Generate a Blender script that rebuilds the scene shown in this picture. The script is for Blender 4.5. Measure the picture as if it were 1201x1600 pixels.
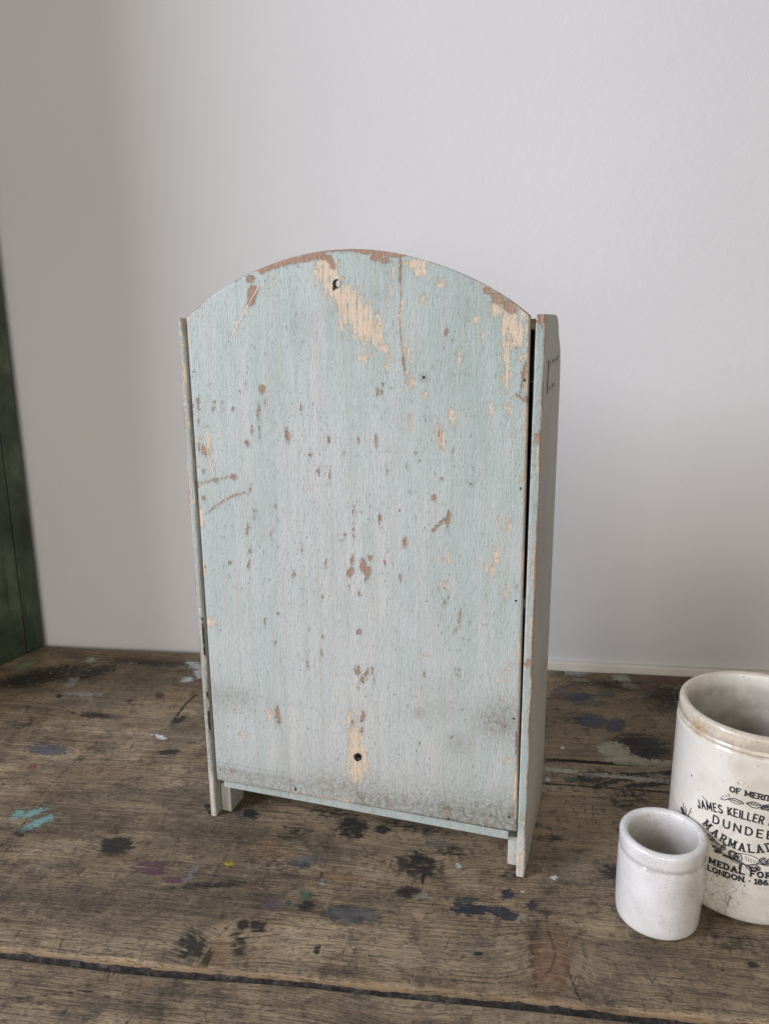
import bpy, math
import numpy as np
from mathutils import Matrix, Vector

# ------------------------------------------------------------------ scene, camera, light
for o in list(bpy.data.objects):
    bpy.data.objects.remove(o, do_unlink=True)
S = bpy.context.scene
COL = S.collection
R = math.radians

EYE = 0.48                                  # metres above the table top
FPX, PITCH, ROLL = 1224.3, 0.2369, -0.0086  # lens in photo pixels, tilt, roll
cam_d = bpy.data.cameras.new('camera')
cam = bpy.data.objects.new('camera', cam_d)
COL.objects.link(cam)
cam_d.sensor_fit = 'VERTICAL'
cam_d.sensor_height = 36.0
cam_d.lens = 36.0 * FPX / 1600.0
cam_d.clip_start = 0.02
cam_d.clip_end = 60.0
cam.matrix_world = (Matrix.Translation((0, 0, EYE)) @ Matrix.Rotation(math.pi / 2 - PITCH, 4, 'X')
                    @ Matrix.Rotation(ROLL, 4, 'Z'))
S.camera = cam

world = bpy.data.worlds.new('World')
S.world = world
world.use_nodes = True
bg = world.node_tree.nodes['Background']
bg.inputs['Color'].default_value = (1.0, 0.915, 0.82, 1)     # light bounced about the room
bg.inputs['Strength'].default_value = 0.125


def area(name, loc, target, sx, sy, power, colour, spread=180):
    d = bpy.data.lights.new(name, 'AREA')
    d.shape = 'RECTANGLE'
    d.size, d.size_y = sx, sy
    d.energy = power
    d.color = colour
    d.spread = R(spread)
    o = bpy.data.objects.new(name, d)
    COL.objects.link(o)
    o.location = loc
    o.rotation_euler = (Vector(target) - Vector(loc)).to_track_quat('-Z', 'Y').to_euler()
    return o


area('window_light', (-2.61, -0.49, 1.50), (0.05, 0.80, 0.30), 1.15, 1.25, 106.0, (0.82, 0.86, 1.0))
area('room_fill', (-0.35, -2.6, 0.95), (0.05, 1.0, 0.3), 2.6, 1.8, 55.0, (1.0, 0.93, 0.865))  # added soft fill standing in for room bounce, no real lamp

S.view_settings.view_transform = 'Standard'
S.view_settings.look = 'None'
S.view_settings.exposure = 0.0
S.view_settings.gamma = 1.0
S.view_settings.use_curve_mapping = False
S.render.engine = 'CYCLES'
S.render.resolution_x, S.render.resolution_y = 768, 1024

# ------------------------------------------------------------------ pixels of the photograph <-> the place
CP, SP, CR, SR = math.cos(PITCH), math.sin(PITCH), math.cos(ROLL), math.sin(ROLL)


def to_photo(P):
    x = P[:, 0]; y = P[:, 1]; z = P[:, 2] - EYE
    d = y * CP - z * SP
    u = FPX * x / d
    v = -FPX * (z * CP + y * SP) / d
    return 600.5 + CR * u - SR * v, 800 + SR * u + CR * v


def ray(px, py):
    u, v = px - 600.5, py - 800
    u, v = CR * u + SR * v, -SR * u + CR * v
    return np.array([u / FPX, CP - v / FPX * SP, -SP - v / FPX * CP])


def on_table(px, py):
    d = ray(px, py)
    return d[:2] * (-EYE / d[2])


# ------------------------------------------------------------------ helpers
rng = np.random.default_rng(7)
_tab = np.random.default_rng(3).random((256, 256))


def vnoise(x, y):
    xi = np.floor(x).astype(int); yi = np.floor(y).astype(int)
    fx = x - xi; fy = y - yi
    fx = fx * fx * (3 - 2 * fx); fy = fy * fy * (3 - 2 * fy)
    a = _tab[xi & 255, yi & 255]; b = _tab[(xi + 1) & 255, yi & 255]
    c = _tab[xi & 255, (yi + 1) & 255]; d = _tab[(xi + 1) & 255, (yi + 1) & 255]
    return (a * (1 - fx) + b * fx) * (1 - fy) + (c * (1 - fx) + d * fx) * fy


def fbm(x, y, sx, sy, octaves=4, seed=0):
    v = 0; amp = 1; tot = 0
    for k in range(octaves):
        f = 2 ** k
        v = v + amp * vnoise(x * sx * f + 17.3 * seed + 5.1 * k, y * sy * f + 9.7 * seed + 3.3 * k)
        tot += amp; amp *= 0.5
    return v / tot


def sstep(a, b, x):
    t = np.clip((x - a) / (b - a), 0, 1)
    return t * t * (3 - 2 * t)


def make_mesh(name, V, quads=None, polys=None, mat=None, parent=None, attrs=None, smooth=True, sharp=None):
    me = bpy.data.meshes.new(name)
    V = np.asarray(V, dtype=np.float32)
    if quads is not None:
        Q = np.asarray(quads, dtype=np.int32)
        me.vertices.add(len(V)); me.vertices.foreach_set('co', V.ravel())
        me.loops.add(Q.size); me.loops.foreach_set('vertex_index', Q.ravel())
        me.polygons.add(len(Q))
        me.polygons.foreach_set('loop_start', np.arange(0, Q.size, Q.shape[1], dtype=np.int32))
        me.update(calc_edges=True)
    else:
        me.from_pydata([tuple(v) for v in V], [], polys)
        me.update()
    me.polygons.foreach_set('use_smooth', np.full(len(me.polygons), smooth))
    if sharp:
        me.set_sharp_from_angle(angle=R(sharp))
    for k, a in (attrs or {}).items():
        a = np.asarray(a, dtype=np.float32)
        if a.ndim == 2:
            at = me.attributes.new(k, 'FLOAT_COLOR', 'POINT')
            at.data.foreach_set('color', a.ravel())
        else:
            at = me.attributes.new(k, 'FLOAT', 'POINT')
            at.data.foreach_set('value', a)
    o = bpy.data.objects.new(name, me)
    COL.objects.link(o)
    if mat:
        me.materials.append(mat)
    if parent:
        o.parent = parent
    return o


def tag(o, label, cat=None, group=None, kind=None):
    o['label'] = label
    if cat: o['category'] = cat
    if group: o['group'] = group
    if kind: o['kind'] = kind
    return o


def empty(name, loc=(0, 0, 0), rz=0.0):
    o = bpy.data.objects.new(name, None)
    o.empty_display_size = 0.05
    COL.objects.link(o)
    o.location = loc
    o.rotation_euler = (0, 0, rz)
    return o


def box_pts(x0, x1, y0, y1, z0, z1, b=0.0008):
    """bevelled box: verts and polys"""
    import bmesh
    bm = bmesh.new()
    m = Matrix.Translation(((x0 + x1) / 2, (y0 + y1) / 2, (z0 + z1) / 2)) @ Matrix.Diagonal((x1 - x0, y1 - y0, z1 - z0, 1))
    bmesh.ops.create_cube(bm, size=1, matrix=m)
    if b:
        bmesh.ops.bevel(bm, geom=bm.edges[:], offset=b, segments=2, affect='EDGES', profile=0.5)
    bm.verts.ensure_lookup_table()
    V = [v.co[:] for v in bm.verts]
    F = [[v.index for v in f.verts] for f in bm.faces]
    bm.free()
    return V, F


def box(name, x0, x1, y0, y1, z0, z1, mat, parent=None, b=0.0008):
    V, F = box_pts(x0, x1, y0, y1, z0, z1, b)
    return make_mesh(name, V, polys=F, mat=mat, parent=parent, smooth=False)


def grid_quads(nu, nv):
    i = np.arange(nu - 1)[None, :]; j = np.arange(nv - 1)[:, None]
    a = (j * nu + i).ravel()
    return np.stack([a, a + 1, a + 1 + nu, a + nu], 1)


# ---- node helper
class NT:
    def __init__(s, name):
        s.m = bpy.data.materials.new(name)
        s.m.use_nodes = True
        s.t = s.m.node_tree
        s.b = s.t.nodes['Principled BSDF']
        s.out = s.t.nodes['Material Output']

    def set(s, sock, v):
        if v is None: return
        if isinstance(v, bpy.types.NodeSocket): s.t.links.new(v, sock)
        else:
            if isinstance(v, (tuple, list)) and len(v) == 3 and sock.type == 'RGBA': v = (*v, 1)
            sock.default_value = v

    def bsdf(s, **k):
        for n, v in k.items(): s.set(s.b.inputs[n.replace('_', ' ')], v)
        return s.m

    def coord(s, which='Object'):
        return s.t.nodes.new('ShaderNodeTexCoord').outputs[which]

    def mapping(s, vec, scale=(1, 1, 1), rot=(0, 0, 0), loc=(0, 0, 0)):
        n = s.t.nodes.new('ShaderNodeMapping')
        s.set(n.inputs['Vector'], vec)
        n.inputs['Scale'].default_value = scale; n.inputs['Rotation'].default_value = rot; n.inputs['Location'].default_value = loc
        return n.outputs[0]

    def noise(s, vec, scale=5, detail=3, rough=0.5, dist=0.0):
        n = s.t.nodes.new('ShaderNodeTexNoise')
        s.set(n.inputs['Vector'], vec); s.set(n.inputs['Scale'], scale)
        n.inputs['Detail'].default_value = detail; n.inputs['Roughness'].default_value = rough; n.inputs['Distortion'].default_value = dist
        return n.outputs[0]

    def voronoi(s, vec, scale, feature='F1', out=0, rand=1.0):
        n = s.t.nodes.new('ShaderNodeTexVoronoi'); n.feature = feature
        s.set(n.inputs['Vector'], vec); n.inputs['Scale'].default_value = scale; n.inputs['Randomness'].default_value = rand
        return n.outputs[out]

    def attr(s, name, col=False):
        n = s.t.nodes.new('ShaderNodeAttribute'); n.attribute_name = name
        return n.outputs['Color'] if col else n.outputs['Fac']

    def math(s, op, a, b=None, c=None, clamp=False):
        n = s.t.nodes.new('ShaderNodeMath'); n.operation = op; n.use_clamp = clamp
        s.set(n.inputs[0], a); s.set(n.inputs[1], b)
        if c is not None: s.set(n.inputs[2], c)
        return n.outputs[0]

    def step(s, v, a, b, lo=0.0, hi=1.0):
        n = s.t.nodes.new('ShaderNodeMapRange'); n.interpolation_type = 'SMOOTHSTEP'
        s.set(n.inputs[0], v); s.set(n.inputs[1], a); s.set(n.inputs[2], b); s.set(n.inputs[3], lo); s.set(n.inputs[4], hi)
        return n.outputs[0]

    def mix(s, f, a, b, mode='MIX'):
        n = s.t.nodes.new('ShaderNodeMix'); n.data_type = 'RGBA'; n.blend_type = mode; n.clamp_factor = True
        s.set(n.inputs[0], f); s.set(n.inputs[6], a); s.set(n.inputs[7], b)
        return n.outputs[2]

    def ramp(s, f, stops):
        n = s.t.nodes.new('ShaderNodeValToRGB')
        e = n.color_ramp.elements
        while len(e) < len(stops): e.new(0.5)
        for el, (p, c) in zip(e, stops):
            el.position = p; el.color = (*c, 1) if len(c) == 3 else c
        s.set(n.inputs[0], f)
        return n.outputs[0]

    def vec(s, x, y, z):
        n = s.t.nodes.new('ShaderNodeCombineXYZ')
        s.set(n.inputs[0], x); s.set(n.inputs[1], y); s.set(n.inputs[2], z)
        return n.outputs[0]

    def sep(s, v):
        n = s.t.nodes.new('ShaderNodeSeparateXYZ'); s.set(n.inputs[0], v)
        return n.outputs

    def bump(s, height, strength=0.3, dist=0.001, normal=None):
        n = s.t.nodes.new('ShaderNodeBump')
        n.inputs['Strength'].default_value = strength; n.inputs['Distance'].default_value = dist
        s.set(n.inputs['Height'], height)
        if normal: s.set(n.inputs['Normal'], normal)
        return n.outputs[0]


# ------------------------------------------------------------------ materials
def mat_wall():
    n = NT('wall_paint'); c = n.coord()
    big = n.noise(c, 2.5, 4)
    fine = n.noise(c, 420, 3, 0.6)
    roll = n.noise(c, 90, 4, 0.6)
    col = n.ramp(big, [(0.3, (0.69, 0.685, 0.68)), (0.7, (0.73, 0.725, 0.72))])
    sc = n.math('ABSOLUTE', n.math('SUBTRACT', n.noise(n.mapping(c, (5, 1, 11), (0, 0.5, 0)), 1.3, 4, 0.55), 0.5))
    gate = n.step(n.noise(c, 9, 3), 0.60, 0.68)
    col = n.mix(n.math('MULTIPLY', n.step(sc, 0.0025, 0.0, 0, 0.12), gate), col, (0.34, 0.33, 0.33))
    h = n.math('ADD', n.math('MULTIPLY', roll, 0.7), n.math('MULTIPLY', fine, 0.4))
    return n.bsdf(Base_Color=col, Roughness=0.75, Normal=n.bump(h, 0.32, 0.0015))


def mat_trim():
    n = NT('trim_paint'); c = n.coord()
    col = n.ramp(n.noise(c, 30, 4), [(0.3, (0.80, 0.76, 0.66)), (0.7, (0.88, 0.84, 0.74))])
    return n.bsdf(Base_Color=col, Roughness=0.6)


def mat_paint(name, side=False):
    """old aqua paint over brown wood; uses chip/cream/dirt/tint point attributes (photo-pixel distances)"""
    n = NT(name); c = n.coord()
    sx, sy, sz = n.sep(c)
    xy = n.math('ADD', sx, n.math('MULTIPLY', sy, 0.73))
    p = n.vec(xy, 0.0, sz)
    tint = n.attr('tint')
    mott = n.noise(n.mapping(p, (90, 1, 14)), 1.0, 6, 0.72)
    t2 = n.math('ADD', tint, n.math('MULTIPLY', n.math('SUBTRACT', mott, 0.5), 1.3))
    base = n.ramp(t2, [(0.08, (0.375, 0.456, 0.420)), (0.36, (0.460, 0.520, 0.492)), (0.60, (0.525, 0.553, 0.532)), (0.90, (0.590, 0.588, 0.558))])
    base = n.mix(n.attr('grey'), base, (0.560, 0.530, 0.465))
    # vertical streaks where the wood grain telegraphs through
    st = n.noise(n.mapping(p, (460, 1, 26)), 1.0, 5, 0.66)
    st2 = n.noise(n.mapping(p, (900, 1, 120)), 1.0, 4, 0.65)
    st3 = n.noise(n.mapping(p, (150, 1, 5)), 1.0, 3, 0.6)
    base = n.mix(n.step(st, 0.53, 0.66, 0, 0.34), base, (0.33, 0.36, 0.33))
    base = n.mix(n.step(st2, 0.55, 0.68, 0, 0.42), base, (0.27, 0.27, 0.235))
    base = n.mix(n.step(st2, 0.46, 0.33, 0, 0.30), base, (0.66, 0.69, 0.67))
    base = n.mix(n.step(st3, 0.49, 0.64, 0, 0.48), base, (0.47, 0.475, 0.42))
    # little dark checks along the grain
    ck = n.noise(n.mapping(p, (1000, 1, 190), loc=(3, 0, 7)), 1.0, 2, 0.5)
    gate = n.noise(p, 22, 3)
    ckm = n.math('MULTIPLY', n.step(ck, 0.66, 0.71), n.step(gate, 0.40, 0.62, 0.15, 0.9))
    base = n.mix(ckm, base, (0.20, 0.165, 0.125))
    # dirt
    dirt = n.attr('dirt')
    dn = n.noise(p, 240, 5, 0.7)
    dn2 = n.noise(p, 520, 5, 0.7)
    dm = n.math('MULTIPLY', dirt, n.step(dn, 0.30, 0.72, 0.25, 1.0))
    base = n.mix(n.math('MULTIPLY', dm, 0.95), base, (0.150, 0.143, 0.110))
    spk = n.math('MULTIPLY', n.step(dn2, 0.52, 0.64), n.step(dirt, 0.08, 0.55))
    base = n.mix(n.math('MULTIPLY', spk, 0.38), base, (0.065, 0.050, 0.030))
    spl = n.math('MULTIPLY', n.step(dn2, 0.44, 0.36), n.step(dirt, 0.2, 0.7))
    base = n.mix(n.math('MULTIPLY', spl, 0.35), base, (0.62, 0.62, 0.52))
    rst = n.math('MULTIPLY', n.step(n.noise(n.mapping(p, (60, 1, 40), loc=(2, 0, 5)), 1.0, 5, 0.65), 0.52, 0.62), n.step(dirt, 0.35, 0.7))
    base = n.mix(n.math('MULTIPLY', rst, 0.42), base, (0.20, 0.125, 0.065))
    # chips
    w1 = n.noise(n.mapping(p, (420, 1, 230)), 1.0, 4, 0.65)
    w2 = n.noise(n.mapping(p, (1500, 1, 420)), 1.0, 2, 0.6)
    wob = n.math('ADD', n.math('MULTIPLY', n.math('SUBTRACT', w1, 0.5), 13.0), n.math('MULTIPLY', n.math('SUBTRACT', w2, 0.5), 7.0))
    cr_h = n.math('ADD', n.attr('cream'), n.math('ADD', n.math('MULTIPLY', wob, 1.9), n.math('MULTIPLY', n.math('SUBTRACT', st, 0.5), 34.0)))
    crm = n.step(cr_h, -0.5, 0.9)
    crcol = n.mix(n.step(st, 0.35, 0.65), (0.62, 0.485, 0.355), (0.70, 0.585, 0.455))
    crcol = n.mix(n.step(st2, 0.55, 0.75, 0, 0.4), crcol, (0.36, 0.26, 0.18))
    br_h = n.math('ADD', n.attr('chip'), wob)
    brm = n.step(br_h, -0.35, 0.45)
    rim = n.math('MULTIPLY', n.step(br_h, -1.8, -0.5), n.step(br_h, 0.5, -0.2))
    brcol = n.mix(n.step(n.noise(n.mapping(p, (900, 1, 40)), 1.0, 3), 0.3, 0.7), (0.300, 0.185, 0.128), (0.44, 0.300, 0.220))
    col = n.mix(crm, base, crcol)
    col = n.mix(n.math('MULTIPLY', rim, 0.40), col, (0.66, 0.62, 0.53))
    col = n.mix(brm, col, brcol)
    blk = n.attr('dark')
    bm = n.step(n.math('ADD', blk, n.math('MULTIPLY', wob, 0.28)), -0.4, 0.6)
    col = n.mix(bm, col, (0.028, 0.022, 0.018))
    # relief
    h = n.math('ADD', n.math('MULTIPLY', st, 0.35), n.math('MULTIPLY', st2, 0.55))
    h = n.math('ADD', h, n.math('MULTIPLY', n.noise(p, 700, 2, 0.5), 0.25))
    h = n.math('SUBTRACT', h, n.math('MULTIPLY', ckm, 0.7))
    h2 = n.math('SUBTRACT', h, n.math('MULTIPLY', n.math('MAXIMUM', brm, n.math('MULTIPLY', crm, 0.5)), 0.38))
    h2 = n.math('ADD', h2, n.math('MULTIPLY', n.math('MULTIPLY', n.step(br_h, -2.6, -0.5), n.step(br_h, 0.3, -0.4)), 0.16))
    h2 = n.math('SUBTRACT', h2, bm)
    nr = n.bump(h2, 1.0, 0.0019)
    ro = n.math('ADD', 0.50, n.math('MULTIPLY', n.math('MAXIMUM', brm, crm), 0.28))
    n.b.inputs['Specular IOR Level'].default_value = 0.35
    return n.bsdf(Base_Color=col, Roughness=ro, Normal=nr)


def mat_side():
    n = NT('grey_side_paint'); c = n.coord()
    sx, sy, sz = n.sep(c)
    p = n.vec(n.math('ADD', sx, sy), 0.0, sz)
    st = n.noise(n.mapping(p, (420, 1, 18)), 1.0, 4, 0.6)
    return n, c, p, st


def mat_wood_dark(name, c1, c2, scale=(40, 300, 40)):
    n = NT(name); c = n.coord()
    g = n.noise(n.mapping(c, scale), 1.0, 5, 0.6)
    col = n.ramp(g, [(0.3, c1), (0.7, c2)])
    return n.bsdf(Base_Color=col, Roughness=0.75, Normal=n.bump(g, 0.4, 0.001))


def mat_table():
    n = NT('worn_table_wood'); c = n.coord()
    gx, gy, gz = n.attr('gx'), n.attr('gy'), n.attr('seed')
    v = n.vec(gx, gy, gz)
    broad = n.noise(n.mapping(v, (2.2, 16, 1)), 1.0, 5, 0.62, 0.4)
    mid = n.noise(n.mapping(v, (6, 190, 1)), 1.0, 4, 0.62, 0.25)
    fine = n.noise(n.mapping(v, (16, 640, 1)), 1.0, 5, 0.68)
    pore = n.noise(n.mapping(v, (120, 1500, 1)), 1.0, 2, 0.6)
    mott = n.noise(c, 26, 6, 0.68)
    mott2 = n.noise(c, 110, 5, 0.7)
    tone = n.math('ADD', n.math('MULTIPLY', broad, 0.55), n.math('MULTIPLY', mott, 0.55))
    col = n.ramp(tone, [(0.42, (0.108, 0.077, 0.050)), (0.50, (0.238, 0.172, 0.106)), (0.57, (0.350, 0.258, 0.160)), (0.67, (0.455, 0.350, 0.226))])
    col = n.mix(n.step(mid, 0.50, 0.64, 0, 0.42), col, (0.062, 0.043, 0.029))
    col = n.mix(n.step(mid, 0.47, 0.34, 0, 0.36), col, (0.340, 0.250, 0.155))
    col = n.mix(n.step(fine, 0.52, 0.64, 0, 0.62), col, (0.040, 0.029, 0.021))
    col = n.mix(n.step(fine, 0.46, 0.35, 0, 0.50), col, (0.370, 0.280, 0.180))
    col = n.mix(n.step(pore, 0.58, 0.68, 0, 0.60), col, (0.022, 0.017, 0.013))
    zone = n.noise(n.mapping(v, (3.2, 7, 1), loc=(5, 2, 0)), 1.0, 4, 0.6)
    col = n.mix(n.step(zone, 0.50, 0.66, 0, 0.55), col, (0.36, 0.275, 0.180))
    col = n.mix(n.step(zone, 0.48, 0.34, 0, 0.55), col, (0.090, 0.066, 0.046))
    # grey handling grime, and random dark specks
    col = n.mix(n.step(n.noise(c, 9, 6, 0.68), 0.48, 0.62, 0, 0.48), col, (0.085, 0.073, 0.062))
    col = n.mix(n.step(mott2, 0.53, 0.66, 0, 0.60), col, (0.045, 0.036, 0.030))
    col = n.mix(n.step(n.noise(c, 480, 2, 0.5), 0.68, 0.76, 0, 0.7), col, (0.018, 0.015, 0.012))
    col = n.mix(n.step(n.noise(c, 46, 6, 0.72), 0.54, 0.66, 0, 0.62), col, (0.050, 0.040, 0.032))
    col = n.mix(n.step(n.noise(n.mapping(c, loc=(7, 3, 0)), 60, 6, 0.74), 0.55, 0.67, 0, 0.55), col, (0.30, 0.225, 0.145))
    gr = n.noise(n.mapping(v, (330, 760, 1)), 1.0, 3, 0.7)
    col = n.mix(n.step(gr, 0.55, 0.72, 0, 0.45), col, (0.44, 0.345, 0.235))
    col = n.mix(n.step(gr, 0.45, 0.30, 0, 0.50), col, (0.045, 0.034, 0.024))
    # rubbed pale fibres and knife scratches
    for k, (ang, s, seed) in enumerate(((0.6, 3.0, 1.0), (-0.9, 2.6, 4.0), (1.3, 3.4, 8.0), (0.15, 2.2, 13.0))):
        w = n.noise(n.mapping(c, (16, 2.0, 1), (0, 0, ang), (seed, seed, 0)), s, 3, 0.5, 0.15)
        ln = n.step(n.math('ABSOLUTE', n.math('SUBTRACT', w, 0.5)), 0.0050, 0.0012)
        gt = n.step(n.noise(n.mapping(c, loc=(seed, 2, 0)), 24, 3, 0.6), 0.52, 0.64)
        m = n.math('MULTIPLY', ln, gt)
        col = n.mix(n.math('MULTIPLY', m, 0.75), col, (0.36, 0.29, 0.21) if k % 2 == 0 else (0.030, 0.024, 0.019))
    # knots, stains (attributes), edges
    wob = n.math('ADD', n.math('MULTIPLY', n.math('SUBTRACT', n.noise(c, 150, 5, 0.65), 0.5), 1.0),
                 n.math('MULTIPLY', n.math('SUBTRACT', n.noise(n.mapping(v, (60, 500, 1)), 1.0, 3), 0.5), 0.7))
    st = n.math('MULTIPLY', n.attr('stain_dark'), n.math('ADD', 1.0, n.math('MULTIPLY', wob, 2.6)))
    col = n.mix(n.step(st, 0.28, 0.80, 0, 0.93), col, (0.021, 0.018, 0.016))
    warm = n.math('ADD', n.attr('warm'), n.math('MULTIPLY', wob, 1.2))
    col = n.mix(n.step(warm, 0.15, 1.0, 0, 0.65), col, (0.215, 0.115, 0.060))
    lip = n.math('ADD', n.attr('lip'), n.math('MULTIPLY', wob, 1.6))
    col = n.mix(n.step(lip, 0.35, 1.0, 0, 0.70), col, (0.39, 0.265, 0.145))
    # old paint
    pw = n.math('ADD', n.math('MULTIPLY', n.math('SUBTRACT', n.noise(c, 200, 5, 0.75), 0.5), 30.0),
                n.math('MULTIPLY', n.math('SUBTRACT', fine, 0.5), 18.0))
    pm = n.step(n.math('ADD', n.attr('paint'), n.math('MULTIPLY', pw, n.attr('paint_rough'))), -0.4, 0.9)
    pa = n.math('MULTIPLY', pm, n.attr('paint_strength'))
    pcol = n.mix(n.step(mott2, 0.35, 0.7, 0, 0.45), n.attr('paint_colour', True), (0.09, 0.08, 0.07))
    col = n.mix(pa, col, pcol)
    h = n.math('ADD', n.math('MULTIPLY', fine, -0.7), n.math('MULTIPLY', mid, -0.5))
    h = n.math('ADD', h, n.math('MULTIPLY', mott2, 0.35))
    h = n.math('ADD', h, n.math('MULTIPLY', n.step(pore, 0.60, 0.72), -0.5))
    h = n.math('ADD', h, n.math('MULTIPLY', pa, 0.9))
    ro = n.math('SUBTRACT', n.step(mott, 0.3, 0.7, 0.50, 0.72), n.math('MULTIPLY', pa, 0.20))
    n.b.inputs['Specular IOR Level'].default_value = 0.35
    return n.bsdf(Base_Color=col, Roughness=ro, Normal=n.bump(h, 1.0, 0.0017))


def mat_grime():
    n = NT('seam_grime'); c = n.coord()
    a = n.noise(c, 120, 5, 0.7)
    col = n.ramp(a, [(0.36, (0.010, 0.008, 0.007)), (0.50, (0.035, 0.027, 0.021)), (0.60, (0.085, 0.070, 0.058)), (0.72, (0.17, 0.165, 0.16))])
    return n.bsdf(Base_Color=col, Roughness=0.85, Normal=n.bump(a, 0.8, 0.003))


def mat_glaze(name, big):
    n = NT(name); c = n.coord()
    x, y, z = n.sep(c)
    blot = n.noise(c, 28, 4, 0.6)
    if big:
        col = n.ramp(blot, [(0.35, (0.62, 0.57, 0.48)), (0.52, (0.74, 0.70, 0.62)), (0.7, (0.79, 0.765, 0.70))])
    else:
        col = n.ramp(blot, [(0.32, (0.68, 0.66, 0.63)), (0.52, (0.78, 0.765, 0.745)), (0.7, (0.84, 0.83, 0.82))])
    warpv = n.t.nodes.new('ShaderNodeVectorMath'); warpv.operation = 'MULTIPLY_ADD'
    nz = n.t.nodes.new('ShaderNodeTexNoise'); n.set(nz.inputs['Vector'], c); nz.inputs['Scale'].default_value = 70
    n.set(warpv.inputs[0], nz.outputs['Color']); warpv.inputs[1].default_value = (0.004,) * 3; n.set(warpv.inputs[2], c)
    wv = warpv.outputs[0]
    ck = n.voronoi(wv, 300 if big else 430, 'DISTANCE_TO_EDGE')
    ck2 = n.voronoi(wv, 115 if big else 230, 'DISTANCE_TO_EDGE')
    if big:
        zone = n.math('MULTIPLY', n.step(z, 0.070, 0.030), n.step(n.noise(c, 30, 3), 0.34, 0.60))
        zone = n.math('ADD', zone, n.math('MULTIPLY', n.step(n.noise(c, 40, 3), 0.56, 0.68), 0.35), clamp=True)
    else:
        zone = n.step(n.noise(c, 42, 4), 0.40, 0.64, 0.12, 0.9)
    col = n.mix(n.math('MULTIPLY', n.step(ck, 0.075, 0.0, 0, 0.50 if big else 0.34), zone), col, (0.24, 0.215, 0.20))
    col = n.mix(n.math('MULTIPLY', n.step(ck2, 0.040, 0.0, 0, 0.75 if big else 0.5), zone), col, (0.17, 0.15, 0.14))
    col = n.mix(n.math('MULTIPLY', zone, 0.12), col, (0.40, 0.36, 0.34))
    # stains and specks
    s = n.step(n.noise(c, 260, 3, 0.6), 0.68, 0.75, 0, 0.8 if big else 0.25)
    col = n.mix(s, col, (0.12, 0.09, 0.075))
    d = n.voronoi(c, 75 if big else 110, 'F1', 0)
    col = n.mix(n.math('MULTIPLY', n.step(d, 0.085, 0.05), n.step(n.noise(c, 33, 2), 0.50, 0.56)), col, (0.07, 0.05, 0.04))
    col = n.mix(n.attr('rust'), col, n.mix(n.step(n.noise(c, 420, 3), 0.4, 0.65), (0.50, 0.34, 0.18), (0.66, 0.54, 0.37)))
    col = n.mix(n.math('MULTIPLY', n.attr('soil'), n.step(n.noise(c, 170, 5, 0.7), 0.34, 0.62)), col, (0.20, 0.165, 0.135))
    col = n.mix(n.attr('inside_shade'), col, n.mix(n.step(n.noise(c, 60, 4), 0.4, 0.62), (0.52, 0.475, 0.40) if not big else (0.42, 0.38, 0.32), (0.66, 0.62, 0.55) if not big else (0.58, 0.54, 0.48)))  # shade inside the jar put into the glaze colour
    h = n.math('ADD', n.math('MULTIPLY', n.noise(c, 90, 3), 0.6), n.math('MULTIPLY', n.step(ck2, 0.03, 0.0), -0.2))
    n.b.inputs['Coat Weight'].default_value = 0.6
    n.b.inputs['Coat Roughness'].default_value = 0.07
    return n.bsdf(Base_Color=col, Roughness=n.step(blot, 0.3, 0.7, 0.40, 0.28), Normal=n.bump(h, 0.25, 0.0008))


def mat_ink():
    n = NT('black_print'); c = n.coord()
    w = n.noise(c, 700, 3, 0.6)
    col = n.ramp(w, [(0.50, (0.018, 0.018, 0.022)), (0.66, (0.06, 0.06, 0.065)), (0.76, (0.40, 0.38, 0.36))])
    return n.bsdf(Base_Color=col, Roughness=0.4)


def mat_green():
    n = NT('dark_green_paint'); c = n.coord()
    g = n.noise(n.mapping(c, (60, 60, 5)), 1.0, 5, 0.6)
    b = n.noise(c, 8, 5, 0.6)
    col = n.ramp(b, [(0.40, (0.026, 0.040, 0.024)), (0.50, (0.056, 0.080, 0.047)), (0.60, (0.115, 0.145, 0.088))])
    col = n.mix(n.step(g, 0.55, 0.75, 0, 0.6), col, (0.012, 0.018, 0.014))
    pt = n.step(n.noise(n.mapping(c, (14, 14, 4), loc=(4, 1, 2)), 1.0, 5, 0.65), 0.60, 0.64)
    col = n.mix(pt, col, (0.022, 0.065, 0.036))
    return n.bsdf(Base_Color=col, Roughness=0.55, Normal=n.bump(g, 0.5, 0.0012))


M_WALL, M_TRIM = mat_wall(), mat_trim()
M_PAINT = mat_paint('aqua_chipped_paint')
M_TABLE, M_GRIME = mat_table(), mat_grime()
M_BIG, M_SMALL, M_INK = mat_glaze('cream_glaze', True), mat_glaze('white_crackle_glaze', False), mat_ink()
M_GREEN = mat_green()
M_BARE = mat_wood_dark('dull_carcass_wood', (0.10, 0.07, 0.045), (0.20, 0.15, 0.10))
M_HOLE2 = mat_wood_dark('split_wood', (0.16, 0.11, 0.075), (0.46, 0.37, 0.27), (200, 200, 60))
M_HOLE = mat_wood_dark('raw_hole_wood', (0.05, 0.03, 0.02), (0.16, 0.10, 0.065), (300, 300, 300))

# ------------------------------------------------------------------ wall and table frame
TA = math.radians(7.6)                       # the wall and planks run at this angle to the picture
TX = np.array([math.cos(TA), -math.sin(TA)])
TY = np.array([math.sin(TA), math.cos(TA)])
WALL_Y = 1.0585


def t2w(tx, ty):
    return tx * TX[0] + ty * TY[0], tx * TX[1] + ty * TY[1]


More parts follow.
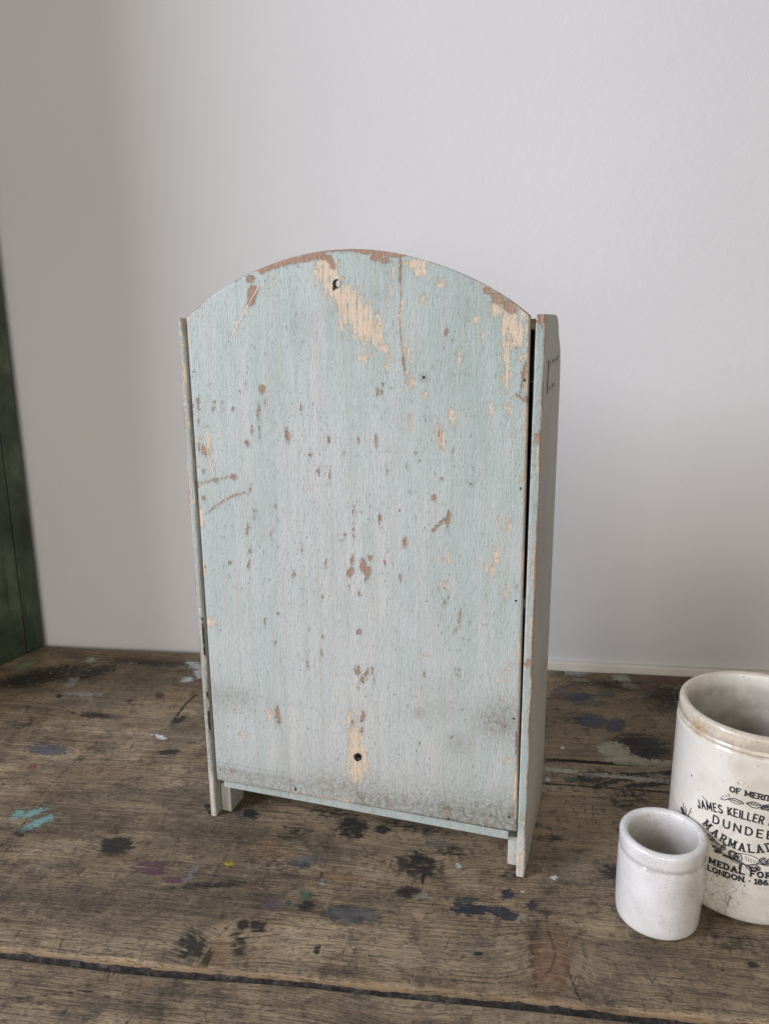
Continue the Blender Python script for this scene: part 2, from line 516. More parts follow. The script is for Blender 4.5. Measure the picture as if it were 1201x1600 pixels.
w = box('wall', -2.4, 2.4, WALL_Y, WALL_Y + 0.10, -0.75, 2.3, M_WALL, None, b=0)
w.rotation_euler = (0, 0, -TA)
tag(w, 'plain off-white painted wall behind the table', kind='structure')
tr = box('wall_trim', -0.10, 2.2, WALL_Y - 0.0085, WALL_Y - 0.0005, -0.03, 0.0105, M_TRIM, None, b=0.0015)
tr.rotation_euler = (0, 0, -TA)
tag(tr, 'thin cream wooden strip between wall and table back', kind='structure')

# ------------------------------------------------------------------ the table
table = tag(empty('work_table', (0, 0, 0), -TA), 'worn brown plank table top with paint spatters and a dark seam', 'table')

# (photo x, y, rx, ry, degrees, strength): dark knots, stains and broader dark patches
DARK_PATCHES = [(183, 1323, 25, 14, -8, 1.25), (33, 1302, 11, 5, 0, .9), (265, 1175, 17, 4, -6, 1.2), (550, 1293, 24, 17, 0, 1.1), (597, 1297, 11, 6, 0, 1.3),
          (655, 1352, 40, 26, 10, .85), (393, 1272, 11, 6, 10, 1.3), (380, 1445, 9, 8, 0, 1.1), (404, 1448, 13, 9, 0, 1.2), (637, 1394, 19, 10, -6, .95),
          (480, 1416, 12, 8, 0, 1.2), (545, 1433, 75, 24, 8, .5), (330, 1383, 70, 7, -3, .75), (300, 1480, 26, 30, 25, .85), (372, 1475, 16, 30, 0, .7),
          (835, 1478, 16, 50, -8, .65), (845, 1430, 34, 16, 0, .5), (875, 1525, 24, 60, 10, .45), (800, 1365, 45, 18, 0, .5), (470, 1350, 30, 8, 0, .7),
          (1000, 1168, 46, 20, 8, 1.2), (925, 1214, 26, 10, -5, 1.2), (975, 1214, 20, 8, 5, 1.0), (1020, 1225, 55, 4, -6, 1.1), (960, 1070, 60, 12, 4, .75),
          (1040, 1090, 40, 26, 0, .8), (900, 1120, 40, 14, 0, .5), (980, 1250, 50, 26, 0, .6), (976, 1298, 12, 10, 0, 1.0), (958, 1362, 24, 14, 0, .8),
          (905, 1330, 30, 6, 0, .5), (860, 1310, 26, 8, 0, .6), (880, 1280, 24, 20, 0, .4), (1140, 1470, 60, 20, 5, .55), (1175, 1508, 12, 5, 10, .9),
          (240, 1035, 80, 7, 3, .8), (60, 1058, 90, 13, -12, .9), (140, 1052, 60, 10, -14, .75), (200, 1095, 14, 6, 0, .6), (150, 1118, 45, 5, 4, .8),  # first three darken the table beside the green upright
          (250, 1087, 8, 5, 0, 1.0), (280, 1125, 16, 5, -30, .9), (93, 1088, 5, 3, 0, 1.1), (40, 1130, 45, 12, -5, .55), (220, 1190, 9, 9, 0, .5),
          (325, 1260, 6, 4, 0, 1.3), (330, 1268, 5, 4, 0, 1.2), (460, 1300, 36, 20, 0, .55), (420, 1345, 60, 26, 0, .5), (60, 1530, 26, 10, 0, .5),
          (270, 1545, 40, 20, -10, .55), (700, 1330, 60, 14, 5, .55), (560, 1555, 40, 14, -20, .55), (745, 1490, 10, 4, 0, .8), (495, 1484, 5, 8, 10, 1.0),
          (1040, 1555, 30, 12, 12, .5), (640, 1290, 90, 14, 10, .55), (520, 1270, 60, 14, 10, .6), (1090, 1600, 60, 14, 5, .6), (905, 1068, 40, 10, 0, .55)]  # long tilted patches darken the boards under the cabinet
STAIN_LINES = [([(36, 1290), (70, 1236), (112, 1195), (150, 1160), (172, 1128)], 1.0, .55), ([(856, 1455), (868, 1490), (860, 1515), (852, 1522)], 1.2, 1.1), ([(884, 1510), (896, 1540), (908, 1566)], .9, .9),
               ([(1028, 1534), (1050, 1570)], 1.0, .65), ([(840, 1224), (950, 1231), (1046, 1238)], 1.1, .9), ([(662, 1350), (660, 1378)], 1.3, 1.2), ([(496, 1332), (488, 1372)], .8, .6), ([(503, 1365), (500, 1376)], 1.6, 1.2),
               ([(840, 1440), (828, 1490), (838, 1540)], 3, .6), ([(905, 1450), (915, 1500), (898, 1550)], 3, .45), ([(162, 1214), (160, 1190)], .8, .6), ([(270, 1128), (290, 1100), (306, 1086)], 1.2, 1.0), ([(60, 1108), (150, 1114), (190, 1124)], 1.2, .45),
               ([(690, 1490), (705, 1462)], .8, .6), ([(533, 1500), (540, 1478)], .8, .6), ([(493, 1488), (500, 1478)], 1.6, 1.1), ([(855, 1187), (885, 1188), (930, 1191), (1050, 1197)], 1.6, 1.3), ([(930, 1230), (985, 1212), (1046, 1208)], 2.4, 1.2), ([(240, 1390), (330, 1384), (400, 1378)], 2.2, .5), ([(30, 1560), (130, 1548), (215, 1570), (222, 1600)], 1.3, .7)]
WARM = [(860, 1500, 34, 50, 4, 1.0), (345, 1486, 18, 24, 0, .9), (183, 1340, 34, 9, 0, .7), (40, 1250, 60, 14, 0, .5), (260, 1090, 50, 14, 0, .6), (530, 1370, 40, 8, 4, .9),
        (120, 1210, 90, 20, 0, .5), (430, 1335, 60, 14, 4, .6), (250, 1030, 90, 6, 3, .6), (560, 1585, 60, 10, 5, .4), (240, 1540, 60, 14, 5, .5), (960, 1100, 50, 20, 0, .5)]
KNOTS = [(183, 1323, .030, .014, .010), (550, 1295, .024, .014, -.010), (655, 1352, .034, .020, .014), (860, 1495, .030, .034, -.018), (340, 1478, .026, .022, .014),
         (150, 1180, .05, .02, .008), (950, 1400, .05, .02, -.006), (1010, 1170, .04, .02, .008), (260, 1095, .03, .02, -.008), (620, 1590, .05, .02, .008)]
# colour (linear), strength, then blobs
PAINT = [((.33, .40, .22), .85, [(38, 1040, 19, 5, -24)]), ((.62, .58, .46), .95, [(143, 1031, 8, 4, 0)]),
         ((.48, .46, .43), .55, [(112, 1067, 13, 6, -40), (132, 1084, 27, 3.4, 2)]), ((.70, .70, .72), .9, [(306, 1040, 14, 6, 20), (312, 1052, 8, 8, 0), (293, 1062, 9, 3, -6)]),
         ((.72, .70, .68), .95, [(250, 1151, 9, 3, 12)]), ((.075, .085, .115), .8, [(76, 1172, 30, 8, 4)]), ((.35, .05, .04), .8, [(50, 1199, 5, 2.5, -10)]),
         ((.24, .48, .45), .75, [(28, 1273, 12, 7, -30), (63, 1284, 24, 6, -22), (52, 1270, 18, 5, -20)]), ((.11, .03, .075), .75, [(238, 1350, 20, 4, 3), (236, 1361, 22, 5, 4), (275, 1376, 16, 4, 3)]),
         ((.27, .25, .24), .5, [(300, 1362, 14, 5, -40), (293, 1372, 15, 5, -30)]), ((.55, .42, .06), .9, [(358, 1349, 7.5, 4.5, -4)]), ((.03, .10, .085), .8, [(478, 1398, 9, 6, 0), (447, 1411, 6, 5, 0)]),
         ((.13, .08, .12), .45, [(430, 1411, 20, 11, 0)]), ((.018, .020, .045), .95, [(735, 1421, 25, 9, 4), (786, 1427, 26, 9, 16), (793, 1397, 9, 6, 0), (830, 1414, 8, 6, 0)]),
         ((.03, .055, .055), .85, [(728, 1406, 15, 5, 0)]), ((.045, .060, .105), .9, [(925, 1127, 22, 9, 5), (962, 1133, 16, 9, -10), (905, 1090, 20, 6, 0)]),
         ((.54, .50, .37), .95, [(958, 1172, 26, 12, 8), (975, 1186, 30, 8, 5), (1015, 1192, 40, 6, 4)]), ((.52, .48, .40), .9, [(880, 1204, 42, 4, 6), (950, 1212, 44, 3, 6), (1000, 1217, 50, 3, 6)]),
         ((.50, .50, .45), .8, [(898, 1050, 20, 5, 4), (970, 1060, 16, 5, 8)]), ((.02, .13, .075), .8, [(875, 1049, 6, 5, 0), (973, 1171, 9, 5, 10), (890, 1218, 8, 4, 0)]),
         ((.15, .045, .05), .7, [(1045, 1060, 30, 7, 3), (870, 1085, 8, 6, 0), (1010, 1072, 16, 5, 0)]), ((.70, .68, .62), .95, [(878, 1168, 3.6, 2.8, 0), (856, 1218, 3.5, 3, 0), (865, 1371, 5, 3.2, 0), (716, 1353, 5, 3.4, 20), (816, 1393, 3, 2.4, 0), (554, 1429, 3, 2.4, 0)]),
         ((.10, .115, .14), .55, [(680, 1318, 14, 6, 0), (548, 1430, 40, 12, 6), (475, 1345, 22, 7, 0)]), ((.20, .06, .045), .45, [(392, 1388, 6, 2.4, 0)]),
         ((.40, .40, .40), .45, [(661, 1399, 7, 5, 0), (503, 1380, 4, 6, 0), (812, 1433, 12, 3, -20)]), ((.10, .05, .055), .5, [(890, 1078, 14, 7, 0), (1000, 1060, 20, 5, 3)]), ((.085, .10, .13), .6, [(880, 1080, 12, 7, 0), (920, 1098, 18, 5, 4), (945, 1085, 10, 4, 0)]), ((.17, .12, .055), .5, [(1000, 1130, 24, 10, 5), (935, 1060, 20, 6, 0), (1020, 1100, 12, 9, 0)]), ((.34, .32, .27), .6, [(985, 1072, 16, 4, 10), (905, 1062, 12, 3, 0), (925, 1213, 12, 3, 5), (1030, 1212, 20, 3, 5)]), ((.25, .27, .27), .35, [(62, 1355, 10, 3, -10)]),
         ((.30, .17, .08), .5, [(420, 1316, 20, 3, 2)])]


def blob_r(px, py, b):
    cx, cy, rx, ry, deg = b[:5]
    ext = 3.2 * max(rx, ry) + 12
    idx = np.nonzero((np.abs(px - cx) < ext) & (np.abs(py - cy) < ext))[0]
    a = R(deg); ca, sa = math.cos(a), math.sin(a)
    dx, dy = px[idx] - cx, py[idx] - cy
    u, v = (dx * ca + dy * sa) / rx, (-dx * sa + dy * ca) / ry
    return idx, np.hypot(u, v)


def spaced(lo, dlo, dhi, hi, fine, coarse):
    return np.unique(np.round(np.concatenate([np.arange(lo, dlo, coarse), np.arange(dlo, dhi, fine), np.arange(dhi, hi + 1e-9, coarse), [hi]]), 6))


def seam_curve(tx):                    # the joint in front of the broad board
    return 0.4788 + 0.0010 * np.sin(tx * 9 + 1) + 0.0006 * np.sin(tx * 31)


def crack_curve(tx):                   # the joint behind it
    return 0.8105 + 0.0016 * np.sin(tx * 6 + .4) + 0.0005 * np.sin(tx * 40)


def plank(y_front, y_back, seed, step, lip_front, back_wave=False):
    tx = spaced(-1.0, -0.66, 0.50, 0.95, step, 0.02)
    n_v = int((y_back(0.0) - y_front(0.0)) / step)
    tv = np.linspace(0, 1, n_v)
    # closer rows at the two edges for the rounding
    tv = np.unique(np.concatenate([tv, [0.002, 0.004, 0.007], [0.993, 0.996, 0.998]]))
    X, T = np.meshgrid(tx, tv)
    yf, yb = y_front(X), y_back(X)
    Y = yf + T * (yb - yf)
    x, y = X.ravel(), Y.ravel()
    wx, wy = t2w(x, y)
    px, py = to_photo(np.stack([wx, wy, np.zeros_like(wx)], 1))
    ok = wy > 0.2
    px = np.where(ok, px, -9999); py = np.where(ok, py, -9999)
    df, db = y - yf.ravel(), yb.ravel() - y
    nz = fbm(x, y, 14, 40, 4, seed)
    z = (nz - 0.5) * 0.0014 + (fbm(x, y, 60, 300, 3, seed + 1) - 0.5) * 0.0004
    ragged = 0.0030 + 0.0030 * fbm(x, y * 0, 50, 1, 3, seed + 2)
    e = np.clip(1 - df / ragged, 0, 1); z -= 0.0028 * e * e
    e = np.clip(1 - db / 0.0022, 0, 1); z -= 0.0022 * e * e
    stain_dark = np.zeros_like(x); warm = np.zeros_like(x); pain = np.full_like(x, -40.0)
    pcol = np.zeros((len(x), 4)); pcol[:, 3] = 1; pst = np.zeros_like(x); prg = np.ones_like(x)
    for b in DARK_PATCHES:
        i, r = blob_r(px, py, b)
        stain_dark[i] = np.maximum(stain_dark[i], b[5] * np.clip(1.25 - 0.75 * r, 0, 1))
    for pts, hw, sv in STAIN_LINES:
        for (ax, ay), (bx, by) in zip(pts[:-1], pts[1:]):
            L = math.hypot(bx - ax, by - ay)
            i = np.nonzero((px > min(ax, bx) - 9) & (px < max(ax, bx) + 9) & (py > min(ay, by) - 9) & (py < max(ay, by) + 9))[0]
            t = np.clip(((px[i] - ax) * (bx - ax) + (py[i] - ay) * (by - ay)) / L ** 2, 0, 1)
            d = np.hypot(px[i] - ax - t * (bx - ax), py[i] - ay - t * (by - ay))
            stain_dark[i] = np.maximum(stain_dark[i], sv * np.clip(1.3 - d / (2 * hw), 0, 1))
    for b in WARM:
        i, r = blob_r(px, py, b)
        warm[i] = np.maximum(warm[i], b[5] * np.exp(-r * r * 0.8))
    for c, s, bl in PAINT:
        for b in bl:
            i, r = blob_r(px, py, b)
            d = (1 - r) * min(b[2], b[3]) + 0.8
            hit = d > pain[i]
            j = i[hit]
            pain[j] = d[hit]; pcol[j, :3] = c; pst[j] = s; prg[j] = float(np.clip(min(b[2], b[3]) / 6.5, .34, .85))
    gy = y.copy()
    for kx, ky, sx, sy, k in KNOTS:
        g = on_table(kx, ky); cx, cy = g @ TX, g @ TY
        gy += k * np.exp(-((x - cx) / sx) ** 2 - ((y - cy) / sy) ** 2)
    gy += 0.010 * (fbm(x, y, 3, 5, 3, seed + 5) - 0.5)
    far = sstep(0.80, 1.0, y)
    stain_dark = np.maximum(stain_dark, 0.25 * far)  # boards darken gradually towards the wall
    lip = (np.clip(1 - df / 0.0060, 0, 1) * (0.55 + 0.9 * fbm(x, y, 25, 25, 3, 9))) * (1.0 if lip_front else 0.0)
    edge = np.clip(1 - db / 0.003, 0, 1)
    stain_dark = np.maximum(stain_dark, edge * 0.8)
    if lip_front: stain_dark = np.maximum(stain_dark, np.clip(1.5 - df / 0.0014, 0, 1) * 0.9)
    n = len(x); nu, nv = len(tx), len(tv)
    V = np.stack([x, y, z], 1)
    Q = grid_quads(nu, nv)
    # sides and underside
    bi = np.concatenate([np.arange(nu), nu - 1 + nu * np.arange(1, nv), (nv - 1) * nu + np.arange(nu - 2, -1, -1), nu * np.arange(nv - 2, 0, -1)])
    Vb = V[bi].copy(); Vb[:, 2] = -0.032
    k = np.arange(len(bi)); k2 = (k + 1) % len(bi)
    Qs = np.stack([bi[k], n + k, n + k2, bi[k2]], 1)
    cs = [n + 0, n + nu - 1, n + nu - 1 + nv - 1, n + nu - 1 + nv - 1 + nu - 1]
    Q = np.concatenate([Q, Qs, [cs[::-1]]])
    ext = lambda a: np.concatenate([a, a[bi]])
    V = np.concatenate([V, Vb])
    o = make_mesh('plank', V, Q, mat=M_TABLE, parent=table, sharp=60,
                  attrs=dict(gx=ext(x), gy=ext(gy), seed=np.full(len(V), seed * 3.7), stain_dark=ext(stain_dark), warm=ext(warm), lip=ext(lip),
                             paint=ext(pain), paint_rough=ext(prg), paint_strength=ext(pst), paint_colour=ext(pcol)))
    return o


plank(lambda t: 0.20 + 0 * t, lambda t: seam_curve(t) - 0.0078 - 0.0010 * np.sin(t * 17), 1, 0.0026, False)['label'] = 'front board beyond the dark seam'
plank(seam_curve, lambda t: crack_curve(t) - 0.0004 - 0.0026 * sstep(0.0, 0.18, t), 2, 0.0012, True)['label'] = 'broad middle board under the cabinet'
plank(crack_curve, lambda t: 1.0475 + 0.0016 * np.sin(t * 13) + 0.006 * sstep(-.35, -.60, t) * 0, 3, 0.0020, False)['label'] = 'back board along the wall'
# packed dirt lying in the front joint
sx = np.arange(-1.0, 0.95, 0.0015)
rows = np.linspace(-0.0005, 1.0005, 7)
X, T = np.meshgrid(sx, rows)
Y = seam_curve(X) - 0.0105 + T * 0.0120
Z = -0.0032 + 0.0036 * (fbm(X, Y, 120, 240, 4, 4) - 0.5) - 0.0012 * np.sin(np.pi * T)
g = make_mesh('seam_dirt', np.stack([X.ravel(), Y.ravel(), Z.ravel()], 1), grid_quads(len(sx), len(rows)), mat=M_GRIME, parent=table)
g['label'] = 'dark dirt and old putty packed in the front seam'
# a lifted splinter at the joint
p0 = on_table(317, 1508); sxp, syp = p0 @ TX, p0 @ TY
V = [(sxp - .0045, syp - .001, .0002), (sxp + .0035, syp - .0015, .0002), (sxp + .0012, syp + .017, .0012), (sxp - .001, syp - .002, .0034), (sxp - .0005, syp + .010, .0030), (sxp - .0012, syp, -.002)]
make_mesh('splinter', V, polys=[(0, 3, 4), (3, 1, 4), (1, 2, 4), (4, 2, 0), (0, 1, 3), (0, 2, 1)], mat=M_BARE, parent=table, smooth=False)

# ------------------------------------------------------------------ the cabinet, seen from behind
CAB_O, CAB_YAW = np.array([-0.1767, 0.6938]), 0.3081
EX = np.array([math.cos(CAB_YAW), -math.sin(CAB_YAW)]); EY = np.array([math.sin(CAB_YAW), math.cos(CAB_YAW)])
CAB_W = 0.3122
cab = tag(empty('wooden_cabinet', (CAB_O[0], CAB_O[1], 0.0006), -CAB_YAW), 'small arched cabinet in chipped aqua paint, standing with its back showing', 'cabinet')


def cab_photo(V):
    P = np.stack([CAB_O[0] + V[:, 0] * EX[0] + V[:, 1] * EY[0], CAB_O[1] + V[:, 0] * EX[1] + V[:, 1] * EY[1], V[:, 2]], 1)
    return to_photo(P)


# chips to bare brown wood: photo x, y, rx, ry, degrees
CHIPS = [(391, 437, 6, 6, 0), (395, 458, 8, 14, 8), (392, 473, 6, 8, 0), (409, 610, 5, 7, 0), (413, 628, 2.2, 5, 0), (404, 645, 3.4, 14, 4), (406, 675, 2, 9, 0), (394, 673, 2.6, 6, 0),
         (386, 693, 4, 5, 0), (449, 681, 4.4, 10, -8), (513, 688, 3.4, 6, 0), (310, 632, 3, 13, 0), (320, 706, 5, 9, -20), (318, 737, 2.6, 4, 0), (365, 745, 5.5, 4.5, 0),
         (318, 779, 3.5, 6, -20), (390, 765, 2.5, 7, 10), (397, 806, 1.8, 9, 4), (387, 828, 3, 8, 8), (391, 861, 2.6, 6, 0), (389, 884, 3.2, 7, 5), (359, 880, 3, 3.2, 0),
         (485, 711, 3, 5, 0), (497, 738, 2.4, 5, 0), (515, 743, 2.2, 9, 0), (423, 837, 1.8, 6, 0), (472, 858, 1.8, 5, 0), (509, 882, 2.4, 7, 5), (550, 876, 3.4, 10, 6), (548, 894, 5, 8, 10),
         (543, 898, 2.5, 5, 0), (567, 885, 5, 11, 0), (574, 893, 6, 8, 0), (578, 872, 4.4, 4, 0), (572, 905, 2.6, 6, 10), (538, 838, 3.2, 5, 0), (552, 800, 2.2, 6, 0), (552, 828, 2, 8, 0),
         (561, 928, 3, 5, 0), (545, 916, 2.2, 3, 0), (561, 988, 4.2, 5, 0), (414, 971, 2.2, 5, 0), (503, 934, 2, 2.2, 0), (587, 690, 3, 10, -5), (593, 812, 3.2, 11, -5), (632, 848, 4, 8, 5),
         (677, 779, 4.4, 5, 0), (700, 812, 4.6, 12, 8), (690, 749, 3, 3.2, 0), (625, 903, 2.4, 5, -5), (717, 967, 2.8, 12, 2), (711, 986, 2.8, 7, 4), (694, 942, 2.3, 6, 0), (805, 917, 2.4, 6, 0),
         (736, 757, 3, 4, 0), (697, 519, 3.6, 8, 20), (590, 613, 3.4, 7, 0), (596, 612, 2, 6, 0), (588, 403, 9, 7, 0), (601, 408, 8, 5, 0), (686, 681, 2.6, 12, -4), (434, 1119, 4.6, 14, -8),
         (559, 1049, 4.6, 8, -15), (573, 1053, 3.6, 9, 15), (566, 1063, 4.4, 6, 20), (582, 1048, 2.2, 5, 0), (584, 1063, 2.2, 4, 0), (559, 1075, 3, 3.2, 0), (567, 1120, 4.4, 8, 15), (565, 1141, 3.6, 7, 10),
         (550, 1130, 3, 9, 5), (663, 1053, 3.2, 4, 0), (711, 1050, 2.2, 4, 0), (717, 1053, 2.2, 5, 0), (807, 1162, 3.4, 26, 2), (655, 1161, 2.6, 3.2, 0), (705, 1153, 2, 4, 0), (778, 468, 12, 9, 40), (796, 482, 12, 8, 40), (762, 456, 9, 5, 35),
         (818, 585, 4.4, 16, 6), (815, 606, 3.6, 12, 10), (822, 624, 4, 5, 0), (805, 545, 4, 2.4, -20), (504, 996, 2, 4, 0), (310, 660, 2, 6, 0), (303, 640, 2, 7, 0), (312, 700, 2, 8, 0),
         (308, 757, 4, 4, 0), (338, 751, 4, 3.4, 0), (430, 790, 1.8, 4, 0), (604, 735, 2, 5, 0), (640, 770, 1.7, 3, 0), (655, 720, 1.7, 3, 0), (560, 690, 1.8, 4, 0), (470, 640, 1.8, 5, 0), (606, 860, 2.2, 3, 0), (601, 880, 2, 4, 0), (480, 1035, 1.8, 6, 0), (502, 1020, 1.8, 8, 0), (430, 1005, 2, 4, 0), (364, 640, 3, 3, 0), (334, 640, 3.5, 3, 0), (374, 612, 2.4, 2.4, 0)]
CHIP_LINES = [([(408, 424), (430, 415), (452, 409), (476, 405), (498, 401)], 4.6), ([(500, 402), (514, 404), (521, 418)], 4.0), ([(308, 757), (338, 750), (368, 744)], 0.4), ([(324, 803), (342, 787), (362, 777), (382, 770)], 0.5),
              ([(675, 830), (684, 822), (695, 812)], 1.7), ([(827, 400), (826, 402)], 0.1), ([(626, 399), (625, 440)], 0.9), ([(629, 556), (632, 578)], 0.9), ([(806, 617), (816, 624), (829, 632)], 1.0)]
CREAM = [(503, 411, 10, 10, 25), (511, 424, 15, 18, 25), (524, 450, 15, 18, 30), (541, 468, 22, 20, 20), (556, 490, 30, 20, 20), (574, 513, 24, 22, 30), (590, 529, 13, 13, 0), (531, 505, 3, 14, 0), (648, 414, 18, 8, 5), (655, 424, 9, 8, 0), (600, 545, 6, 8, 0),
         (775, 484, 11, 14, 20), (797, 508, 13, 22, 10), (806, 528, 10, 18, 0), (791, 555, 6, 30, 0), (789, 590, 5, 20, 0), (797, 585, 5, 5, 0), (815, 560, 8, 5, -20), (822, 600, 4, 24, 0), (805, 622, 12, 2.2, 15), (792, 640, 3, 8, 0),
         (688, 683, 6.5, 19, -2), (691, 445, 5, 5, 0), (661, 470, 4, 8, 0), (752, 525, 4, 3, 0), (548, 1125, 5, 14, 0), (555, 1150, 11, 22, 0), (557, 1180, 14, 22, 0), (557, 1205, 14, 18, 0), (326, 690, 3, 16, -8), (421, 1117, 4.4, 6, 20), (378, 1148, 4, 4.5, 0),
         (774, 870, 2.6, 8, 0), (765, 892, 10, 3.2, 35), (698, 876, 4, 6, 0), (694, 915, 6, 3, 40), (790, 930, 3, 8, 0), (795, 820, 4, 7, 0), (779, 812, 4, 4, 0), (641, 660, 3, 12, 0), (662, 620, 3, 4, 0), (705, 650, 3, 9, 0), (805, 680, 3, 5, 0),
         (327, 973, 5, 3.4, 0), (308, 690, 2.4, 9, 0), (480, 760, 1.6, 5, 0), (795, 1190, 10, 2.6, -6), (790, 1050, 6, 3, -30), (796, 1040, 3, 8, 0), (782, 1063, 8, 2, 10), (664, 1025, 5, 2, 0), (787, 1095, 2, 5, 0), (636, 555, 3, 14, -4), (608, 560, 3, 10, 10),
         (642, 595, 4, 9, 0), (566, 560, 7, 4, 0), (575, 556, 5, 6, 0), (745, 500, 3, 4, 0), (718, 560, 2.5, 10, 0), (770, 640, 3, 5, 0)]
CREAM_LINES = [([(617, 412), (610, 450), (602, 500), (596, 540)], 1.4), ([(322, 700), (334, 742)], 0.7), ([(362, 527), (380, 492), (405, 447)], 0.55), ([(627, 445), (626, 500), (632, 565), (640, 612)], 0.8), ([(382, 770), (342, 786), (324, 803)], 0.9), ([(308, 757), (368, 744)], 0.8)]
DARKS = [(662, 591, 3, 3, 0), (820, 596, 2.6, 2.6, 0), (813, 765, 2.2, 4.5, 0), (806, 940, 2.6, 2.6, 0), (803, 1124, 2.6, 2.6, 0), (795, 1278, 2.4, 2.4, 0), (700, 1281, 2.6, 3.6, 0), (462, 1234, 2.4, 3.6, 0), (568, 1259, 1.8, 3, 0), (345, 1203, 1.8, 1.8, 0),
         (303, 582, 1.8, 1.8, 0), (310, 730, 1.7, 1.7, 0), (321, 887, 1.8, 1.8, 0), (571, 1089, 1.8, 2.4, 0), (559, 1184, 6.5, 6.5, 0), (526, 445, 7, 7.5, 0), (522, 452, 3, 5, 0)]
DARK_LINES = []
SMUDGE = [(778, 1125, 42, 34, -15, .72), (720, 1165, 30, 26, 0, .42), (655, 1115, 12, 10, 0, .55), (362, 1090, 40, 22, 10, .50), (700, 1110, 70, 24, 0, .25), (540, 478, 36, 8, -20, .30), (590, 460, 20, 14, 0, .30), (662, 592, 9, 8, 0, .75), (480, 510, 24, 26, 0, .22), (420, 1100, 26, 10, 0, .2),
          (735, 480, 30, 50, 0, .22), (430, 640, 18, 60, 0, .15), (690, 1075, 40, 20, 0, .2), (800, 1140, 14, 30, 0, .4), (630, 1218, 9, 6, 0, .4), (690, 570, 50, 60, 0, .14), (510, 1222, 60, 10, 8, .45), (600, 420, 40, 18, 10, .2)]


def paint_attrs(px, py, u, z, micro=True):
    n = len(px)
    chip = np.full(n, -30.0); cream = np.full(n, -30.0); dark = np.full(n, -30.0); dirt = np.zeros(n)

    def blobs(dst, lst, cap=7.0):
        for b in lst:
            i, r = blob_r(px, py, b)
            dst[i] = np.maximum(dst[i], (1 - r) * min(b[2], b[3], cap) + (-0.1 if min(b[2], b[3]) > 3 else -0.85))

    def lines(dst, lst):
        for pts, hw in lst:
            for (ax, ay), (bx, by) in zip(pts[:-1], pts[1:]):
                L = math.hypot(bx - ax, by - ay)
                i = np.nonzero((px > min(ax, bx) - 16) & (px < max(ax, bx) + 16) & (py > min(ay, by) - 16) & (py < max(ay, by) + 16))[0]
                t = np.clip(((px[i] - ax) * (bx - ax) + (py[i] - ay) * (by - ay)) / L ** 2, 0, 1)
                d = np.hypot(px[i] - ax - t * (bx - ax), py[i] - ay - t * (by - ay))
                dst[i] = np.maximum(dst[i], hw - d)
    blobs(chip, [(a, b_, c_ * (.8 if c_ < 5 else .95), d_ * .92, e_) for a, b_, c_, d_, e_ in CHIPS]); blobs(cream, [(a, b_, c_ + .6, d_ + .6, e_) for a, b_, c_, d_, e_ in CREAM], 9); blobs(dark, DARKS)
    lines(chip, CHIP_LINES); lines(cream, CREAM_LINES); lines(dark, DARK_LINES)
    r2 = np.random.default_rng(11)
    if micro:
        mc = []
        for _ in range(16):
            mc.append((r2.uniform(300, 820), 470 + 740 * r2.beta(1.3, 1.2), r2.uniform(0.8, 1.4), r2.uniform(1.6, 3.6), r2.uniform(-8, 8)))
        blobs(chip, mc)
        mc = [(r2.normal(560, 70), r2.uniform(560, 1160), r2.uniform(1.2, 2.0), r2.uniform(2, 5), 0) for _ in range(8)]
        blobs(chip, mc)
    for b in SMUDGE:
        i, r = blob_r(px, py, b)
        dirt[i] = np.maximum(dirt[i], b[5] * np.exp(-r * r))
    return chip, cream, dark, dirt


def arch_z(u):
    k = np.array([(.0088, .4840), (.0234, .4960), (.0471, .5093), (.0728, .5205), (.0886, .5260), (.107, .5312), (.1304, .5347), (.1500, .5359), (.175, .5350), (.203, .5302), (.2203, .5252), (.2386, .5190), (.2527, .5140), (.2666, .5067), (.2806, .4976), (.2945, .4883), (.3008, .4838)])
    c = np.polyfit(k[:, 0] - .153, k[:, 1], 6)
    return np.polyval(c, u - .153)


